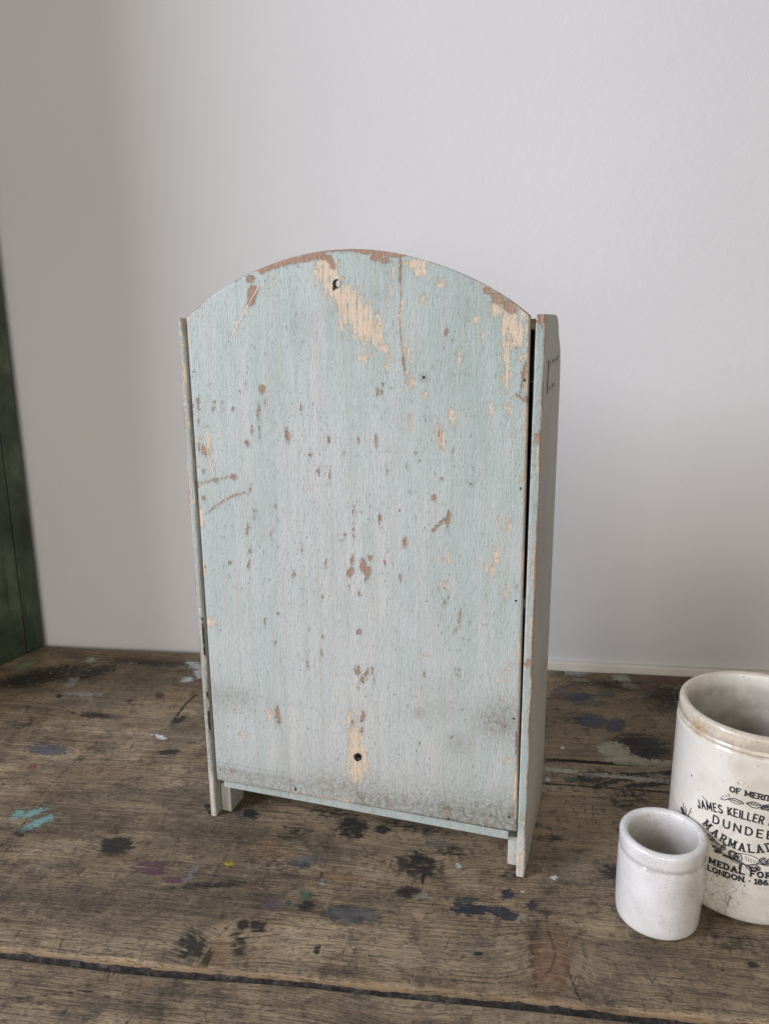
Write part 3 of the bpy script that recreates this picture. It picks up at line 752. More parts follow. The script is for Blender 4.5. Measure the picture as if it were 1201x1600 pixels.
def back_panel():
    nu, nv = 360, 560
    s = np.linspace(0, 1, nu); t = np.linspace(0, 1, nv)
    Sg, Tg = np.meshgrid(s, t)
    u_top = .0090 + Sg * (.3006 - .0090); u_bot = .0094 + Sg * (.3038 - .0094)
    zb = .0413 + Sg * .0030
    u = u_bot + Tg * (u_top - u_bot)
    zt = arch_z(np.clip(u_top, .0088, .3008))
    # columns bunch a little less than the arch slope: fine for this size
    z = zb + Tg * (zt - zb)
    u, z = u.ravel(), z.ravel()
    edge = np.minimum.reduce([(Sg * .293).ravel(), ((1 - Sg) * .293).ravel(), (Tg * .45).ravel(), ((1 - Tg) * .45).ravel()])
    jit = fbm(u, z, 90, 90, 3, 31) - 0.5
    y = 0.0011 * np.clip(1 - edge / 0.0016, 0, 1) ** 2 + 0.00025 * (fbm(u, z, 30, 8, 3, 30) - 0.5)
    V = np.stack([u, y, z], 1)
    px, py = cab_photo(V)
    chip, cream, dark, dirt = paint_attrs(px, py, u, z)
    # rubbed edges
    topd = ((1 - Tg) * .45).ravel()
    wear = fbm(u, z, 26, 26, 3, 40)
    chip = np.maximum(chip, (wear - 0.50) * 22 - topd * 2200 + 1.0)
    cream = np.maximum(cream, (fbm(u, z, 40, 40, 3, 41) - 0.56) * 30 - edge * 2500 + 1.5)
    # grubby foot: a band below a faint line, with speckled dirt above its middle and right
    zr = z - (.0413 + Sg.ravel() * .0030)
    wv = (fbm(u, z, 35, 60, 4, 44) - 0.5)
    band = sstep(.0215, .0145, zr + wv * .006) * 0.62
    haze = 1.05 * np.exp(-np.clip(zr - .012, 0, 1) / .019) * (0.35 + 0.65 * sstep(.06, .16, u)) * (0.55 + 0.9 * fbm(u, z, 22, 22, 3, 45))
    line = np.exp(-((zr - .0205 + wv * .004) / .0011) ** 2) * 0.55
    dirt = np.maximum.reduce([dirt, band, haze * 0.9, line])
    dirt += 0.25 * np.clip(fbm(u, z, 18, 7, 4, 46) - 0.56, 0, 1) * 2
    # paint hue: greener toward the arch and the right, bluer-grey in the worn middle and left foot
    v = (z - .04) / .5
    tint = 0.40 + 0.26 * np.exp(-((u - .150) / .075) ** 2) * sstep(.95, .45, v) + 0.10 * sstep(.5, .1, v) - 0.16 * sstep(.55, .95, v) * sstep(.05, .2, u)
    tint = tint - 0.06 * sstep(.2, .29, u) + 0.26 * (fbm(u, z, 24, 5, 4, 47) - 0.5) + 0.26 * (fbm(u, z, 80, 9, 4, 48) - 0.5)
    n = len(V)
    Q = grid_quads(nu, nv)
    # holes
    cen = V[Q].mean(1)
    keep = np.ones(len(Q), bool)
    tubes = []
    for hx, hz, hr in ((.1472, .5102, .0032), (.1578, .0923, .0024)):
        keep &= np.hypot(cen[:, 0] - hx, cen[:, 2] - hz) > hr
        tubes.append((hx, hz, hr))
    rem = np.unique(Q[~keep])
    for hx, hz, hr in tubes:
        d = np.hypot(V[:, 0] - hx, V[:, 2] - hz)
        m = (np.abs(d - hr) < 0.00075)
        m &= np.isin(np.arange(n), rem)
        V[m, 0] = hx + (V[m, 0] - hx) / d[m] * hr; V[m, 2] = hz + (V[m, 2] - hz) / d[m] * hr
    Q = Q[keep]
    th = 0.0058
    bi = np.concatenate([np.arange(nu), nu - 1 + nu * np.arange(1, nv), (nv - 1) * nu + np.arange(nu - 2, -1, -1), nu * np.arange(nv - 2, 0, -1)])
    Vb = V[bi].copy(); Vb[:, 1] = th
    k = np.arange(len(bi)); k2 = (k + 1) % len(bi)
    Qs = np.stack([bi[k], n + k, n + k2, bi[k2]], 1)
    # inner face, coarser
    us = np.linspace(0, nu - 1, 61).astype(int); vs = np.linspace(0, nv - 1, 91).astype(int)
    ci = (vs[:, None] * nu + us[None, :]).ravel()
    Vc = V[ci].copy(); Vc[:, 1] = th
    Qc = grid_quads(61, 91)[:, ::-1]
    cc = Vc[Qc].mean(1)
    kc = np.ones(len(Qc), bool)
    for hx, hz, hr in tubes: kc &= np.hypot(cc[:, 0] - hx, cc[:, 2] - hz) > hr + .0035
    Qc = Qc[kc] + n + len(bi)
    V2 = np.concatenate([V, Vb, Vc])
    idx = np.concatenate([np.arange(n), bi, ci])
    ch2 = chip[idx]; ch2[n:n + len(bi)] = np.maximum(ch2[n:n + len(bi)], 2.0)
    o = make_mesh('back_panel', V2, np.concatenate([Q, Qs, Qc]), mat=M_PAINT, parent=cab, sharp=55,
                  attrs=dict(chip=ch2, cream=cream[idx], dark=dark[idx], dirt=np.clip(dirt, 0, 1)[idx], tint=tint[idx]))
    for hx, hz, hr in tubes:
        a = np.linspace(0, 2 * np.pi, 25)[:-1]
        ring = lambda rr, yy: np.stack([hx + rr * np.cos(a), np.full(24, yy), hz + rr * np.sin(a)], 1)
        Vt = np.concatenate([ring(hr + .0006, .0002), ring(hr * .93, .0008), ring(hr * .93, th + .0002), ring(hr + .009, th + .0004)])
        i = np.arange(24); j = (i + 1) % 24
        Qt = np.concatenate([np.stack([i + 24 * q, j + 24 * q, j + 24 * (q + 1), i + 24 * (q + 1)], 1) for q in range(3)])
        make_mesh('screw_hole', Vt, Qt, mat=M_HOLE, parent=o)
    return o


pan = back_panel()
pan['label'] = 'arched aqua plywood back with chips and two screw holes'


def side_depth(z):
    k = [(0, .140), (.35, .1395), (.424, .1380), (.444, .134), (.456, .1275), (.462, .118), (.468, .108), (.474, .1035), (.480, .097), (.4830, .088), (.4846, .075)]
    return np.interp(z, [a for a, b in k], [b for a, b in k])


def side_board(x0, x1, seed, right):
    zs = np.unique(np.concatenate([np.linspace(0, .44, 240), np.linspace(.44, .4848, 60), [.0006, .0012, .4838, .4843, .4846]]))
    w = x1 - x0
    b = 0.0011
    # ring: back edge (left to right), outer right face, front, left face
    ring = []
    for f in np.linspace(0, 1, 12): ring.append((f, 0.0, 0))
    for f in np.linspace(0, 1, 34)[1:]: ring.append((1.0, f, 1))
    for f in np.linspace(1, 0, 6)[1:]: ring.append((f, 1.0, 2))
    for f in np.linspace(1, 0, 16)[1:-1]: ring.append((0.0, f, 3))
    ring = np.array(ring)
    nr = len(ring)
    Zg = np.repeat(zs, nr)
    fx = np.tile(ring[:, 0], len(zs)); fy = np.tile(ring[:, 1], len(zs)); sd = np.tile(ring[:, 2], len(zs))
    dep = side_depth(Zg)
    x = x0 + fx * w; y = fy * dep
    # round the four long corners and nibble them
    nib = 0.0005 + 0.0012 * fbm(Zg, x * 0 + seed, 60, 1, 4, seed) ** 2
    onb = sd == 0
    e = np.minimum(fx, 1 - fx) * w
    y = np.where(onb, y + nib * np.clip(1 - e / .0016, 0, 1) ** 2, y)
    # the left board's top ends in a worn point
    ztop = .4848 - (0.0016 * np.abs(fx * 2 - 1) ** 2 if not right else 0.0006 * (fx - .5) ** 2)
    z = np.minimum(Zg, ztop)
    y = y + 0.0003 * (fbm(z, x, 20, 20, 2, seed + 2) - .5)
    if not right:
        taper = sstep(.462, .4848, Zg); x = x0 + .5 * w + (x - x0 - .5 * w) * (1 - .5 * taper) - .0004 * taper
    V = np.stack([x, y, z], 1)
    q = []
    nz = len(zs)
    i = np.arange(nr); j = (i + 1) % nr
    for k in range(nz - 1):
        q.append(np.stack([k * nr + i, k * nr + j, (k + 1) * nr + j, (k + 1) * nr + i], 1))
    Q = np.concatenate(q)
    n = len(V)
    # caps: fan
    Vc = np.array([[x0 + w / 2, side_depth(0) / 2, 0], [x0 + w / 2, side_depth(.4848) / 2, .4847]])
    caps = np.concatenate([np.stack([np.full(nr, n), j, i, i], 1)[:, :3], np.stack([np.full(nr, n + 1), (nz - 1) * nr + i, (nz - 1) * nr + j], 1)])
    V = np.concatenate([V, Vc])
    X = np.append(V[:n, 0], [x0, x0]); Zz = V[:, 2]; Yy = V[:, 1]
    px, py = cab_photo(V)
    chip, cream, dark, dirt = paint_attrs(px, py, X, Zz, micro=False)
    fxx = np.append(fx, [.5, .5]); sdd = np.append(sd, [9, 9])
    wear = fbm(Zz, Yy, 45, 45, 4, seed + 9)
    wear2 = fbm(Zz, Yy, 14, 14, 3, seed + 12)
    onback = sdd == 0
    chip = np.full(n + 2, -30.0); cream = np.full(n + 2, -30.0)
    eo = np.where(onback, (1 - fxx) * w if right else fxx * w, np.where((sdd == 1) if right else (sdd == 3), Yy, 1))
    ei = np.where(onback, fxx * w if right else (1 - fxx) * w, 1)
    k = 1.0 if right else 0.5
    chip = np.maximum(chip, (wear - .42) * 16 * k + (wear2 - .5) * 8 - eo * 4200 + 1.6 * k)
    cream = np.maximum(cream, (wear - .38) * 16 * k + (wear2 - .45) * 8 - eo * 2600 + 1.6)
    cream = np.maximum(cream, (wear - .60) * 30 - ei * 3000 + 0.5)
    if right:
        for cz, hh in ((.482, .005), (.392, .004), (.205, .003)):
            d = np.hypot((Zz - cz) / hh, (fxx - .7) / .5)
            chip = np.maximum(chip, np.where(onback, (1 - d) * 3, -30))
    cream = np.maximum(cream, np.where(onback, (fbm(Zz, fxx, 160, 2.2, 4, seed + 31) - .47) * 26 * sstep(.046, .034, Zz) - 1.2 - 40 * sstep(.04, .055, Zz), -30))
    # paint rubbed off the feet
    footm = sstep(.052, .034, Zz + .012 * (wear - .5)) * (sdd != 2)
    dirt = 0.30 * np.clip(wear2 * 1.6 - .5, 0, 1) + np.where(onback, 0.12, 0.10)
    if not right:
        low = sstep(.25, .10, Zz) * sstep(.03, .07, Zz)
        dirt = np.maximum(dirt, low * (.45 + .5 * (fxx > .5)) * onback)
        dark = np.maximum(dark, np.where(onback & (fxx > .7), (fbm(Zz, Yy, 90, 9, 3, 77) - .45) * 14 * sstep(.26, .2, Zz) * sstep(.06, .10, Zz) - 1.0, -30))
    else:
        dirt = np.maximum(dirt, np.where(sdd == 1, .12 + .60 * sstep(.08, .0, Zz) * wear * 1.4, 0))
        dirt = np.maximum(dirt, np.where(onback, .7 * sstep(.12, .05, Zz) * sstep(.04, .06, Zz) * wear, 0))
    dirt = dirt * (1 - .8 * footm * onback)
    tint = np.where(onback, .36, .60) + .3 * (wear2 - .5) + .75 * footm * onback
    tint = np.where(onback & (Zz > .3), tint - .16 * (1 if right else .3), tint)
    faces = [tuple(f) for f in Q.tolist()] + [tuple(f) for f in caps.tolist()]
    o = make_mesh('side_board', V, polys=faces, mat=M_PAINT if True else None, parent=cab, sharp=50,
                  attrs=dict(chip=chip, cream=cream, dark=dark, dirt=np.clip(dirt, 0, 1), tint=tint, grey=np.where(onback, 0.0, 0.9)))
    return o


side_board(0.0, 0.0058, 50, False)['label'] = 'thin side board with a worn pointed top'
sb = side_board(0.3050, CAB_W, 60, True)
sb['label'] = 'side board with grey outer face and chipped back edge'


def plain_board(name, x0, x1, y0, y1, z0, z1, tint=.45, dirt=.2, mat=M_PAINT, cuts=24):
    import bmesh
    V, F = box_pts(x0, x1, y0, y1, z0, z1, 0.0007)
    bm = bmesh.new()
    vs = [bm.verts.new(v) for v in V]
    for f in F: bm.faces.new([vs[i] for i in f])
    long = [e for e in bm.edges if abs(e.verts[0].co.x - e.verts[1].co.x) > .6 * (x1 - x0)]
    if x1 - x0 > .05: bmesh.ops.subdivide_edges(bm, edges=long, cuts=cuts)
    bm.verts.index_update()
    V = np.array([v.co[:] for v in bm.verts]); F = [[v.index for v in f.verts] for f in bm.faces]
    bm.free()
    n = len(V)
    wv = fbm(V[:, 0], V[:, 2], 50, 80, 3, 70)
    return make_mesh(name, V, polys=F, mat=mat, parent=cab, smooth=False,
                     attrs=dict(chip=(wv - .74) * 20 - 1.0, cream=(wv - .7) * 20 - 1.2, dark=np.full(n, -30.0), dirt=np.clip(dirt * (wv * 1.6), 0, 1), tint=np.full(n, tint)))


plain_board('bottom_board', .0132, .2962, .0062, .1280, .0308, .0390, .30, .22)
plain_board('corner_block', .0068, .0172, .0112, .0380, 0.0, .0305, .74, .38)
plain_board('corner_block', .2955, .3048, .0112, .0380, .0020, .0305, .80, .16)
box('top_board', .0070, .3046, .0062, .0740, .4735, .4815, M_BARE, cab)  # unseen top, set high to keep the side gaps dark
box('added_rail', .0070, .3046, .0760, .0860, .4300, .4790, M_BARE, cab)  # unseen, added to close the upper front against light
box('shelf', .0070, .3046, .0062, .1250, .2500, .2580, M_BARE, cab)
box('added_front', .0070, .3046, .1290, .1370, .0330, .4400, M_BARE, cab)  # unseen front, invented to keep the interior dark
box('added_head', .0070, .3046, .0765, .1285, .4200, .4290, M_BARE, cab)  # unseen, added to close the step in the front


# ------------------------------------------------------------------ print strokes
def stroke_mesh(strokes, width, place, parent, name, jitter=0.00001):
    """strokes: polylines in a flat (s, z) sheet (metres); place(s, z, lift) -> xyz"""
    V, F = [], []
    k = 0
    for st in strokes:
        wd = width
        if isinstance(st, tuple) and len(st) == 2 and isinstance(st[1], float): st, wd = st
        for (ax, az), (bx, bz) in zip(st[:-1], st[1:]):
            L = math.hypot(bx - ax, bz - az)
            if L < 1e-7: continue
            dx, dz = (bx - ax) / L, (bz - az) / L
            hw = wd / 2
            ax2, az2, bx2, bz2 = ax - dx * hw * .7, az - dz * hw * .7, bx + dx * hw * .7, bz + dz * hw * .7
            m = max(1, int(L / .0015))
            lift = 0.00008 + (k % 9) * jitter; k += 1
            for q in range(m + 1):
                t = q / m
                cx, cz = ax2 + (bx2 - ax2) * t, az2 + (bz2 - az2) * t
                V.append(place(cx - dz * hw, cz + dx * hw, lift)); V.append(place(cx + dz * hw, cz - dx * hw, lift))
                if q:
                    n = len(V); F.append((n - 4, n - 3, n - 1, n - 2))
    return make_mesh(name, V, polys=F, mat=M_INK, parent=parent, smooth=False)


def arc(cx, cy, rx, ry, a0, a1, n=10):
    return [(cx + rx * math.cos(R(a0 + (a1 - a0) * i / n)), cy + ry * math.sin(R(a0 + (a1 - a0) * i / n))) for i in range(n + 1)]


GLYPH = {
    'A': (.74, [[(0, 0), (.37, 1), (.74, 0)], [(.15, .33), (.59, .33)]]),
    'M': (.86, [[(0, 0), (0, 1), (.43, .2), (.86, 1), (.86, 0)]]),
    'E': (.56, [[(.56, 0), (0, 0), (0, 1), (.56, 1)], [(0, .52), (.44, .52)]]),
    'F': (.56, [[(0, 0), (0, 1), (.56, 1)], [(0, .52), (.44, .52)]]),
    'L': (.54, [[(0, 1), (0, 0), (.54, 0)]]),
    'I': (.0, [[(0, 0), (0, 1)]]),
    'T': (.66, [[(.33, 0), (.33, 1)], [(0, 1), (.66, 1)]]),
    'N': (.70, [[(0, 0), (0, 1), (.70, 0), (.70, 1)]]),
    'K': (.64, [[(0, 0), (0, 1)], [(.62, 1), (0, .40)], [(.2, .58), (.64, 0)]]),
    'R': (.64, [[(0, 0), (0, 1), (.34, 1)] + arc(.34, .75, .26, .25, 90, -90) + [(0, .5)], [(.3, .5), (.64, 0)]]),
    'D': (.68, [[(0, 0), (0, 1), (.25, 1)] + arc(.25, .5, .43, .5, 90, -90, 14) + [(0, 0)]]),
    'O': (.78, [arc(.39, .5, .39, .5, 0, 360, 20)]),
    'U': (.66, [[(0, 1), (0, .33)] + arc(.33, .33, .33, .33, 180, 360) + [(.66, 1)]]),
    'J': (.44, [[(.44, 1), (.44, .25)] + arc(.22, .25, .22, .25, 0, -180)]),
    'S': (.58, [arc(.29, .75, .27, .25, 30, 270) + arc(.29, .25, .29, .25, 90, -150)]),
    '&': (.76, [[(.76, 0), (.18, .74)] + arc(.34, .80, .18, .2, 200, -20) + [(.10, .38)] + arc(.30, .25, .30, .25, 150, 330) + [(.70, .45)]]),
    '.': (.06, [[(0, .42), (.06, .42)]]),
    '1': (.24, [[(0, .8), (.16, 1), (.16, 0)], [(0, 0), (.30, 0)]]),
    '8': (.56, [arc(.28, .76, .22, .24, 0, 360, 14), arc(.28, .27, .28, .27, 0, 360, 14)]),
    '6': (.56, [arc(.28, .28, .28, .28, 0, 360, 14), arc(.56, .28, .56, .72, 180, 105, 8)]),
    '2': (.56, [arc(.28, .74, .27, .26, 160, -20, 8) + [(.0, 0), (.58, 0)]]),
    ' ': (.28, []),
}
SERIF = set('AMEFLITNKRUD')


def text_strokes(text, s_mid, path, height, width=None, gap=.22, serif=False, wscale=1.0, wd=.0008):
    """lay letters on the sheet along z=path(s); total advance scaled to `width` if given"""
    adv, pos = 0, []
    for ch in text:
        w_ = GLYPH[ch][0] * wscale
        pos.append(adv); adv += w_ + gap
    adv -= gap
    k = height
    stretch = (width / (adv * k)) if width else 1.0
    out = []
    for ch, p in zip(text, pos):
        gw, gl = GLYPH[ch]
        s0 = s_mid + (p - adv / 2) * k * stretch
        sc = s0 + gw * wscale * k * .5
        d = (path(sc + .001) - path(sc - .001)) / .002
        ang = math.atan(d); ca, sa = math.cos(ang), math.sin(ang)
        zb = path(sc)

        def pt(x, y):
            lx, lz = (x - gw / 2) * wscale * k, (y - .5) * k
            return (sc + lx * ca - lz * sa, zb + lx * sa + lz * ca)
        for st in gl:
            out.append([pt(*q) for q in st])
        if serif and ch in SERIF:
            ends = set()
            for st in gl:
                for q in st:
                    if q[1] in (0, 1): ends.add(q)
            for q in ends:
                if ch in 'AMN' and q[1] == 1 and ch == 'A': continue
                out.append(([pt(q[0] - .15 / wscale, q[1]), pt(q[0] + .15 / wscale, q[1])], wd * .8))
    return out


# stamp marks on the grey side
def side_px(px, py):
    d = ray(px, py)
    t = (CAB_O @ EX + CAB_W) / (d[:2] @ EX)
    P = d * t
    return ((P[:2] - CAB_O) @ EY, P[2] + EYE)


marks = [[side_px(856.5, 569), side_px(855.6, 585)], [side_px(855.4, 588), side_px(854.2, 611)], [side_px(854.2, 611.5), side_px(859, 607)], [side_px(856.5, 569), side_px(860, 567)], [side_px(863, 565.5), side_px(867, 563.5)],
         [side_px(868.5, 563), side_px(872, 558)], [side_px(862, 604), side_px(865.5, 601.5)], [side_px(858, 572), side_px(857, 576)]]
marks = [[(a, z) for a, z in m] for m in marks]
mk = stroke_mesh([(m, .0075 if abs(m[0][1] - m[1][1]) > 2 * abs(m[0][0] - m[1][0]) else .0026) for m in marks], .0030, lambda s, z, l: (CAB_W + .00045 + l, s, z), cab, 'stamp_mark')
mk['label'] = 'faded black bracket-shaped stamp on the grey side'


def panel_px(px, py):
    d = ray(px, py)
    P = d * ((CAB_O @ EY) / (d[:2] @ EY))
    return ((P[:2] - CAB_O) @ EX, P[2] + EYE)


def fissure(name, pts, width, mat, seed):
    r3 = np.random.default_rng(seed)
    out = []
    for (ax, ay), (bx, by) in zip(pts[:-1], pts[1:]):
        m = max(2, int(math.hypot(bx - ax, by - ay) / 7))
        for q in range(m):
            out.append((ax + (bx - ax) * q / m + r3.normal(0, .35), ay + (by - ay) * q / m))
    out.append(pts[-1])
    sh = [panel_px(*q) for q in out]
    n = len(sh)
    st = [([sh[i], sh[i + 1]], float(width * (.55 + .8 * r3.random()) * min(1, .4 + 4 * min(i + 1, n - 1 - i) / n))) for i in range(n - 1)]
    o = stroke_mesh(st, width, lambda a, z, l: (a, -.00022 - l, z), cab, name)
    o.data.materials.clear(); o.data.materials.append(mat)
    return o


fissure('crack', [(626.5, 399), (625.5, 450), (624.5, 505), (627, 540), (633, 585), (636, 604)], .00036, M_HOLE2, 1)['label'] = 'fine split running down from the arched top'
fissure('scratch', [(362, 528), (380, 492), (406, 446)], .00045, M_TRIM, 2)['label'] = 'thin pale diagonal scratch'
fissure('scratch', [(320, 690), (335, 744)], .0005, M_TRIM, 3)

# ------------------------------------------------------------------ stoneware jars
def lathe(name, prof, loc, mat, parent=None, n=128, rust=None, soil=None, wob=0.0003, inside_shade=0.6):
    prof = np.array(prof)
    # resample smoothly by Catmull-Rom-free simple subdivision
    pts = [prof[0]]
    for a, b in zip(prof[:-1], prof[1:]):
        m = max(1, int(np.hypot(*(b - a)) / .0035))
        for q in range(1, m + 1): pts.append(a + (b - a) * q / m)
    P = np.array(pts)
    a = np.linspace(0, 2 * np.pi, n, endpoint=False)
    rr = P[:, 0][:, None] * (1 + wob / .06 * (np.sin(a * 2 + .7) + .6 * np.sin(a * 3 + P[:, 1][:, None] * 20))[:, :] if True else 1)
    X = rr * np.cos(a); Y = rr * np.sin(a); Z = np.repeat(P[:, 1][:, None], n, 1)
    V = np.stack([X.ravel(), Y.ravel(), Z.ravel()], 1)
    i = np.arange(n); j = (i + 1) % n
    Q = np.concatenate([np.stack([k * n + i, k * n + j, (k + 1) * n + j, (k + 1) * n + i], 1) for k in range(len(P) - 1)])
    ang = np.degrees(np.arctan2(V[:, 1], V[:, 0]))
    ru = rust(ang, V) if rust else np.zeros(len(V))
    kin = int(np.argmax(P[:, 1])); ins = np.repeat((sstep(0, .022, P[kin, 1] - P[:, 1]) * (np.arange(len(P)) > kin)) * inside_shade, n)  # mask of the painted inner shade, growing below the rim
    so = soil(ang, V) if soil else np.zeros(len(V))
    return make_mesh(name, V, Q, mat=mat, parent=parent, attrs=dict(rust=ru, soil=so, inside_shade=ins))


def rounded(cx, cz, r, a0, a1, n=6):
    return [(cx + r * math.cos(R(a0 + (a1 - a0) * i / n)), cz + r * math.sin(R(a0 + (a1 - a0) * i / n))) for i in range(n + 1)]


# small plain jar
SJ = (.2232, .5555)
prof = [(0, .0012), (.027, .0012), (.0285, 0.0)] + rounded(.0286, .0046, .0046, -90, -12) + [(.0337, .012), (.0341, .030), (.0340, .0595)]
prof += [(.0338, .0615), (.0330, .0628), (.0330, .0634), (.0338, .0642)] + rounded(.0306, .0745, .0035, 12, 168, 10)
prof += [(.0272, .0700), (.0282, .0640), (.0288, .050), (.0288, .028)] + rounded(.0238, .0270, .005, 0, -90, 5) + [(0, .0215)]
sj = lathe('stoneware_jar', prof, SJ, M_SMALL, soil=lambda a, V: np.clip(.55 * np.exp(-((V[:, 2] - .0625) / .0013) ** 2) + .40 * (np.hypot(V[:, 0], V[:, 1]) < .0289) * sstep(.060, .030, V[:, 2]) * (V[:, 2] > .004), 0, 1))
sj.location = (SJ[0], SJ[1], 0.0007)
sj.rotation_euler = (0, 0, R(35))
tag(sj, 'small plain white stoneware jar with crackled glaze beside the lettered crock', 'jar')

# large lettered crock
BJ, BR = (.3138, .6001), .0649
bj = tag(empty('marmalade_crock', (BJ[0], BJ[1], .0007)), 'large cream stoneware crock with black marmalade lettering', 'crock')
prof = [(0, .0015), (.055, .0015), (.0565, 0.0)] + rounded(.0578, .0062, .0062, -90, -10) + [(.0645, .014), (BR, .030), (BR, .1465)]
prof += [(.0648, .1485), (.0643, .1500), (.0634, .1506), (.0634, .1512), (.0644, .1520), (.0645, .1538), (.0636, .1548), (.0634, .1554), (.0640, .1562)] + rounded(.0604, .1640, .0036, 12, 168, 10)
prof += [(.0562, .158), (.0566, .150), (.0570, .135), (.0570, .02)] + rounded(.050, .018, .007, 0, -90, 5) + [(0, .010)]


def big_rust(a, V):
    d = np.hypot((((a + 180 + 360) % 360) - 8 - 12) / 9, (V[:, 2] - .1575) / .0075)
    d2 = np.hypot((a - 137) / 16, (V[:, 2] - .156) / .008)
    return np.clip(1.2 - d, 0, 1) * .8 * (np.hypot(V[:, 0], V[:, 1]) > .058) + np.clip(1.1 - d2, 0, 1) * .45 + .32 * sstep(.146, .154, V[:, 2]) * (np.hypot(V[:, 0], V[:, 1]) > .0575)


def big_soil(a, V):
    r = np.hypot(V[:, 0], V[:, 1])
    return np.clip(.60 * np.exp(-((V[:, 2] - .1510) / .0010) ** 2) + .35 * np.exp(-((V[:, 2] - .1553) / .0010) ** 2) + .20 * sstep(.150, .156, V[:, 2]) * (r > .058) * fbm(a, V[:, 2] * 2000, .09, .12, 3, 5) * 1.7 + .35 * sstep(.012, .002, V[:, 2]), 0, 1)


lathe('body', prof, BJ, M_BIG, bj, rust=big_rust, soil=big_soil, wob=.0001, inside_shade=0.75)
TH0 = -119.5


def crock(s, z, lift):
    th = R(TH0) + s / BR
    rr = BR + .00030 + lift
    return (rr * math.cos(th), rr * math.sin(th), z)


def deg(a): return R(a - TH0) * BR


def line_of(text, mid, path, h, width, serif, wd, wscale=1.0, gap=.24):
    o = stroke_mesh(text_strokes(text, deg(mid), path, h, width, gap, serif, wscale, wd), wd, crock, bj, 'lettering')
    o['label'] = 'black printed words ' + text
    return o


line_of('OF MERIT', -118.0, lambda s: .1190 - 2.0 * s * s, .0042, .0290, True, .00110, 1.05)
line_of('JAMES KEILLER & SONS', -117.5, lambda s: .0996 - 5.2 * s * s, .0066, .0810, False, .00115, .66)
line_of('DUNDEE', -120.2, lambda s: .0866, .0066, .0448, False, .00125, 1.0, .36)
line_of('MARMALADE', -120.5, lambda s: .0712 + 11.0 * (s + .0015) ** 2, .0066, .0570, True, .00130, .74, .34)
line_of('MEDAL FOR MERIT', -107.0, lambda s: .0494 + .05 * s, .0046, .0735, True, .00145, 1.05)
line_of('LONDON . 1862', -118.5, lambda s: .0424 + .07 * s, .0042, .0490, True, .00125, 1.1)


def dg(pts):          # (degrees round the crock, mm up) -> sheet
    return [(deg(a), z / 1000) for a, z in pts]


def leaf(a0, z0, a1, z1, w=1.6, wd=.00045, veins=4):
    s0, s1 = deg(a0), deg(a1); z0 /= 1000; z1 /= 1000; w /= 1000
    L = math.hypot(s1 - s0, z1 - z0); dx, dz = (s1 - s0) / L, (z1 - z0) / L
    up, dn, out = [], [], []
    for i in range(9):
        t = i / 8; b = w * math.sin(math.pi * t) ** .8
        cx, cz = s0 + dx * L * t, z0 + dz * L * t
        up.append((cx - dz * b, cz + dx * b)); dn.append((cx + dz * b, cz - dx * b))
    out.append((up, wd)); out.append((dn, wd)); out.append(([(s0 + dx * L * .12, z0 + dz * L * .12), (s0 + dx * L * .8, z0 + dz * L * .8)], wd * .9))
    for i in range(veins):
        t = .25 + .55 * i / max(1, veins - 1)
        cx, cz = s0 + dx * L * t, z0 + dz * L * t
        out.append(([(cx, cz), (cx + dx * w * .5 - dz * w * .7, cz + dz * w * .5 + dx * w * .7)], wd * .6))
    return out


em = []
em += leaf(-131.5, 109.4, -121.2, 109.8, 2.0, .0006); em += leaf(-119.6, 110.6, -109.8, 110.6, 2.4, .0007); em += leaf(-110.4, 108.4, -103, 113.0, 2.0, .0007); em += leaf(-109.5, 112.0, -103, 107.5, 1.6, .0006)
em += [(dg([(-136.5, 106.6), (-134, 107.0), (-131.5, 109.0)]), .0006), (dg([(-133.5, 112.0), (-132, 110.8)]), .0005), (dg([(-135.5, 110.2), (-134.2, 109.4)]), .0005), (dg([(-131.8, 113.5), (-130.6, 111.8)]), .0005), (dg([(-136.5, 108.2), (-135, 108.0)]), .0004)]
em += [(dg([(-149.8, 101.0), (-147.5, 99.6), (-145.4, 99.4)]), .0006)]
o = stroke_mesh(em, .0005, crock, bj, 'leaf_emblem'); o['label'] = 'black printed spray of leaves above the name'
em = []
cx, cz = deg(-115.8), .0612
em += [([(cx + .0092 * math.cos(R(t)) * (1 + .05 * math.sin(R(3 * t))), cz + .0048 * math.sin(R(t + 4))) for t in range(0, 361, 15)], .00055)]
em += [([(cx - .0060 + .0030 * math.cos(R(t)), cz - .0003 + .0042 * math.sin(R(t))) for t in range(0, 361, 20)], .0005)]
for t in range(0, 360, 40): em += [([(cx - .0060, cz - .0003), (cx - .0060 + .0026 * math.cos(R(t)), cz - .0003 + .0037 * math.sin(R(t)))], .0004)]
for k in range(5): em += [([(cx - .001 + k * .0020, cz + .003 - k * .0005), (cx + .0002 + k * .0019, cz - .0008 - k * .0004)], .0003)]
cx2, cz2 = deg(-124.6), .0622
for rr_ in (.0032, .0024, .0014): em += [([(cx2 + rr_ * math.cos(R(t)), cz2 + rr_ * 1.05 * math.sin(R(t))) for t in range(0, 361, 24)], .0006)]
em += leaf(-126.5, 57.6, -116.5, 56.6, 1.5, .0006, 3); em += leaf(-116, 56.5, -111.5, 52.6, 1.3, .0006, 3); em += leaf(-113.5, 55.0, -107, 54.0, 1.4, .0007, 4); em += leaf(-118.5, 55.5, -119.5, 51.8, .9, .0006, 2)
em += leaf(-107.4, 61.2, -104.2, 66.0, 1.6, .0006, 3); em += leaf(-103.6, 62.0, -98, 66.0, 1.7, .0006, 4); em += leaf(-107, 60.0, -97, 60.6, 1.1, .0006, 4); em += leaf(-131, 58.2, -125.5, 58.6, 1.0, .0007, 4)
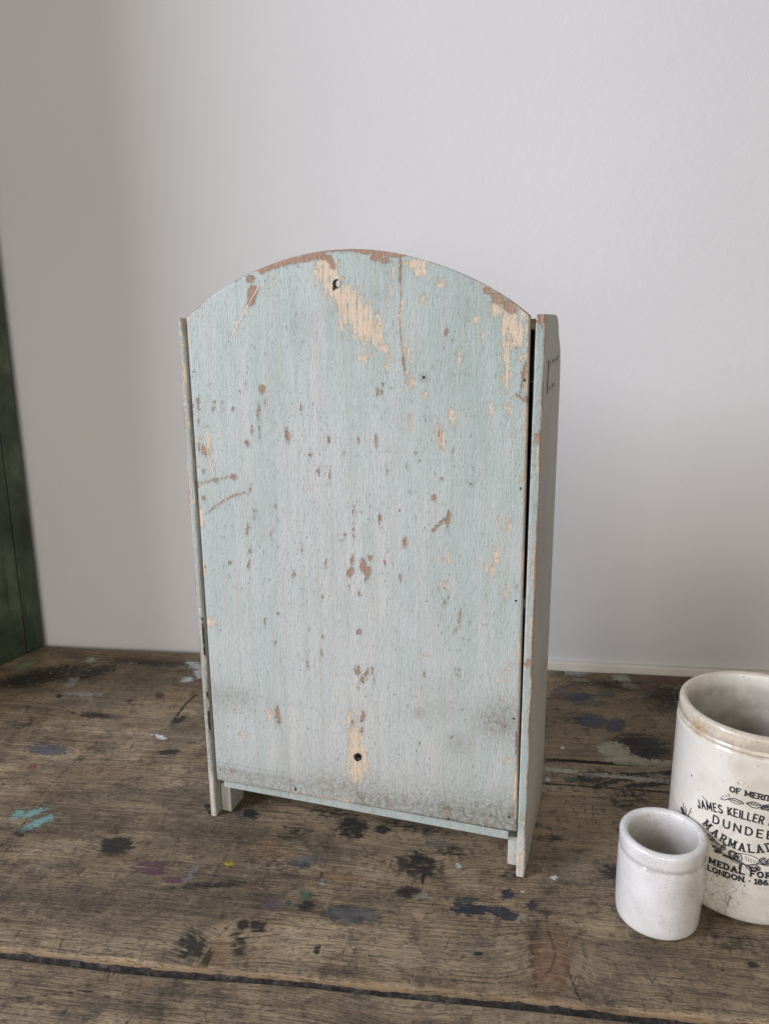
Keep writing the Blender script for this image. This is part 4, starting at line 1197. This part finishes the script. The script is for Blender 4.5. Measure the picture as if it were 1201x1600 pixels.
em += leaf(-133.0, 64.0, -129.5, 68.5, 1.2, .0006, 3); em += leaf(-139, 62.0, -131.5, 62.4, 1.5, .0007, 4); em += leaf(-141, 67.0, -133.5, 66.0, 1.5, .0006, 4); em += leaf(-143, 70.5, -137, 68.0, 1.2, .0006, 3); em += leaf(-136, 58.5, -131.5, 60.2, 1.0, .0007, 3)
for a_, z_ in ((-108.5, 57.0), (-107.2, 55.6), (-108.2, 54.4), (-135.0, 60.0), (-136.2, 58.8), (-130.5, 64.5)):
    em += [([(deg(a_) + .0010 * math.cos(R(t)), z_ / 1000 + .0010 * math.sin(R(t))) for t in range(0, 361, 40)], .0007)]
em += [(dg([(-140, 64), (-131, 60.0), (-124, 57.6), (-116, 56.0), (-108, 59.5), (-100, 60.5), (-94, 62)]), .0006)]
o = stroke_mesh(em, .0005, crock, bj, 'fruit_emblem'); o['label'] = 'black printed oranges with leaves below the title'
em = []
for a_, z_ in ((-168.5, 76.0), (-166.8, 74.2), (-164.6, 73.0), (-162.2, 72.4), (-160.2, 72.8)):
    for rr_ in (.0016, .0008): em += [([(deg(a_) + rr_ * math.cos(R(t)), z_ / 1000 + rr_ * math.sin(R(t))) for t in range(0, 361, 40)], .0006)]
em += [(dg([(-167.5, 82.5), (-166.8, 79), (-165.4, 75)]), .0006), (dg([(-165.0, 81), (-164.2, 75)]), .0006), (dg([(-163.2, 80), (-162.6, 74)]), .0005), (dg([(-158.6, 84.0), (-159.4, 80.5), (-161.0, 74)]), .0006), (dg([(-159.0, 80.5), (-157.6, 80.4)]), .0005)]
o = stroke_mesh(em, .0005, crock, bj, 'flower_emblem'); o['label'] = 'worn black printed flower spray at the edge of the lettering'

# ------------------------------------------------------------------ green boarded upright at the left
ga = on_table(70, 1010); gb = on_table(0, 1042)
gd = (gb - ga) / np.linalg.norm(gb - ga)            # runs from the wall toward the viewer
gang = math.atan2(gd[1], gd[0])
gr = tag(empty('green_wooden_screen', (ga[0], ga[1], .0008), gang), 'dark green painted screen of upright boards standing against the wall', 'screen')
GREEN_L = 0.43


def green_box(name, x0, x1, y0, y1, z0, z1, b=.002):
    return box(name, x0, x1, y0, y1, z0, z1, M_GREEN, gr, b)


xs = [0.0, 0.030, 0.128, 0.226, 0.328, GREEN_L]
for x0, x1 in zip(xs[:-1], xs[1:]):
    green_box('board', x0 + .0006, x1 - .0006, -.022, -.001, 0.0, 1.30)
green_box('leak_stop', .0005, .030, -.040, -.0222, 0.0, 1.30)  # hidden strip added to stop light leaking between boards and wall
green_box('batten', .032, GREEN_L - .02, -.040, -.0222, .12, .20)
green_box('batten', .032, GREEN_L - .02, -.040, -.0222, .80, .88)
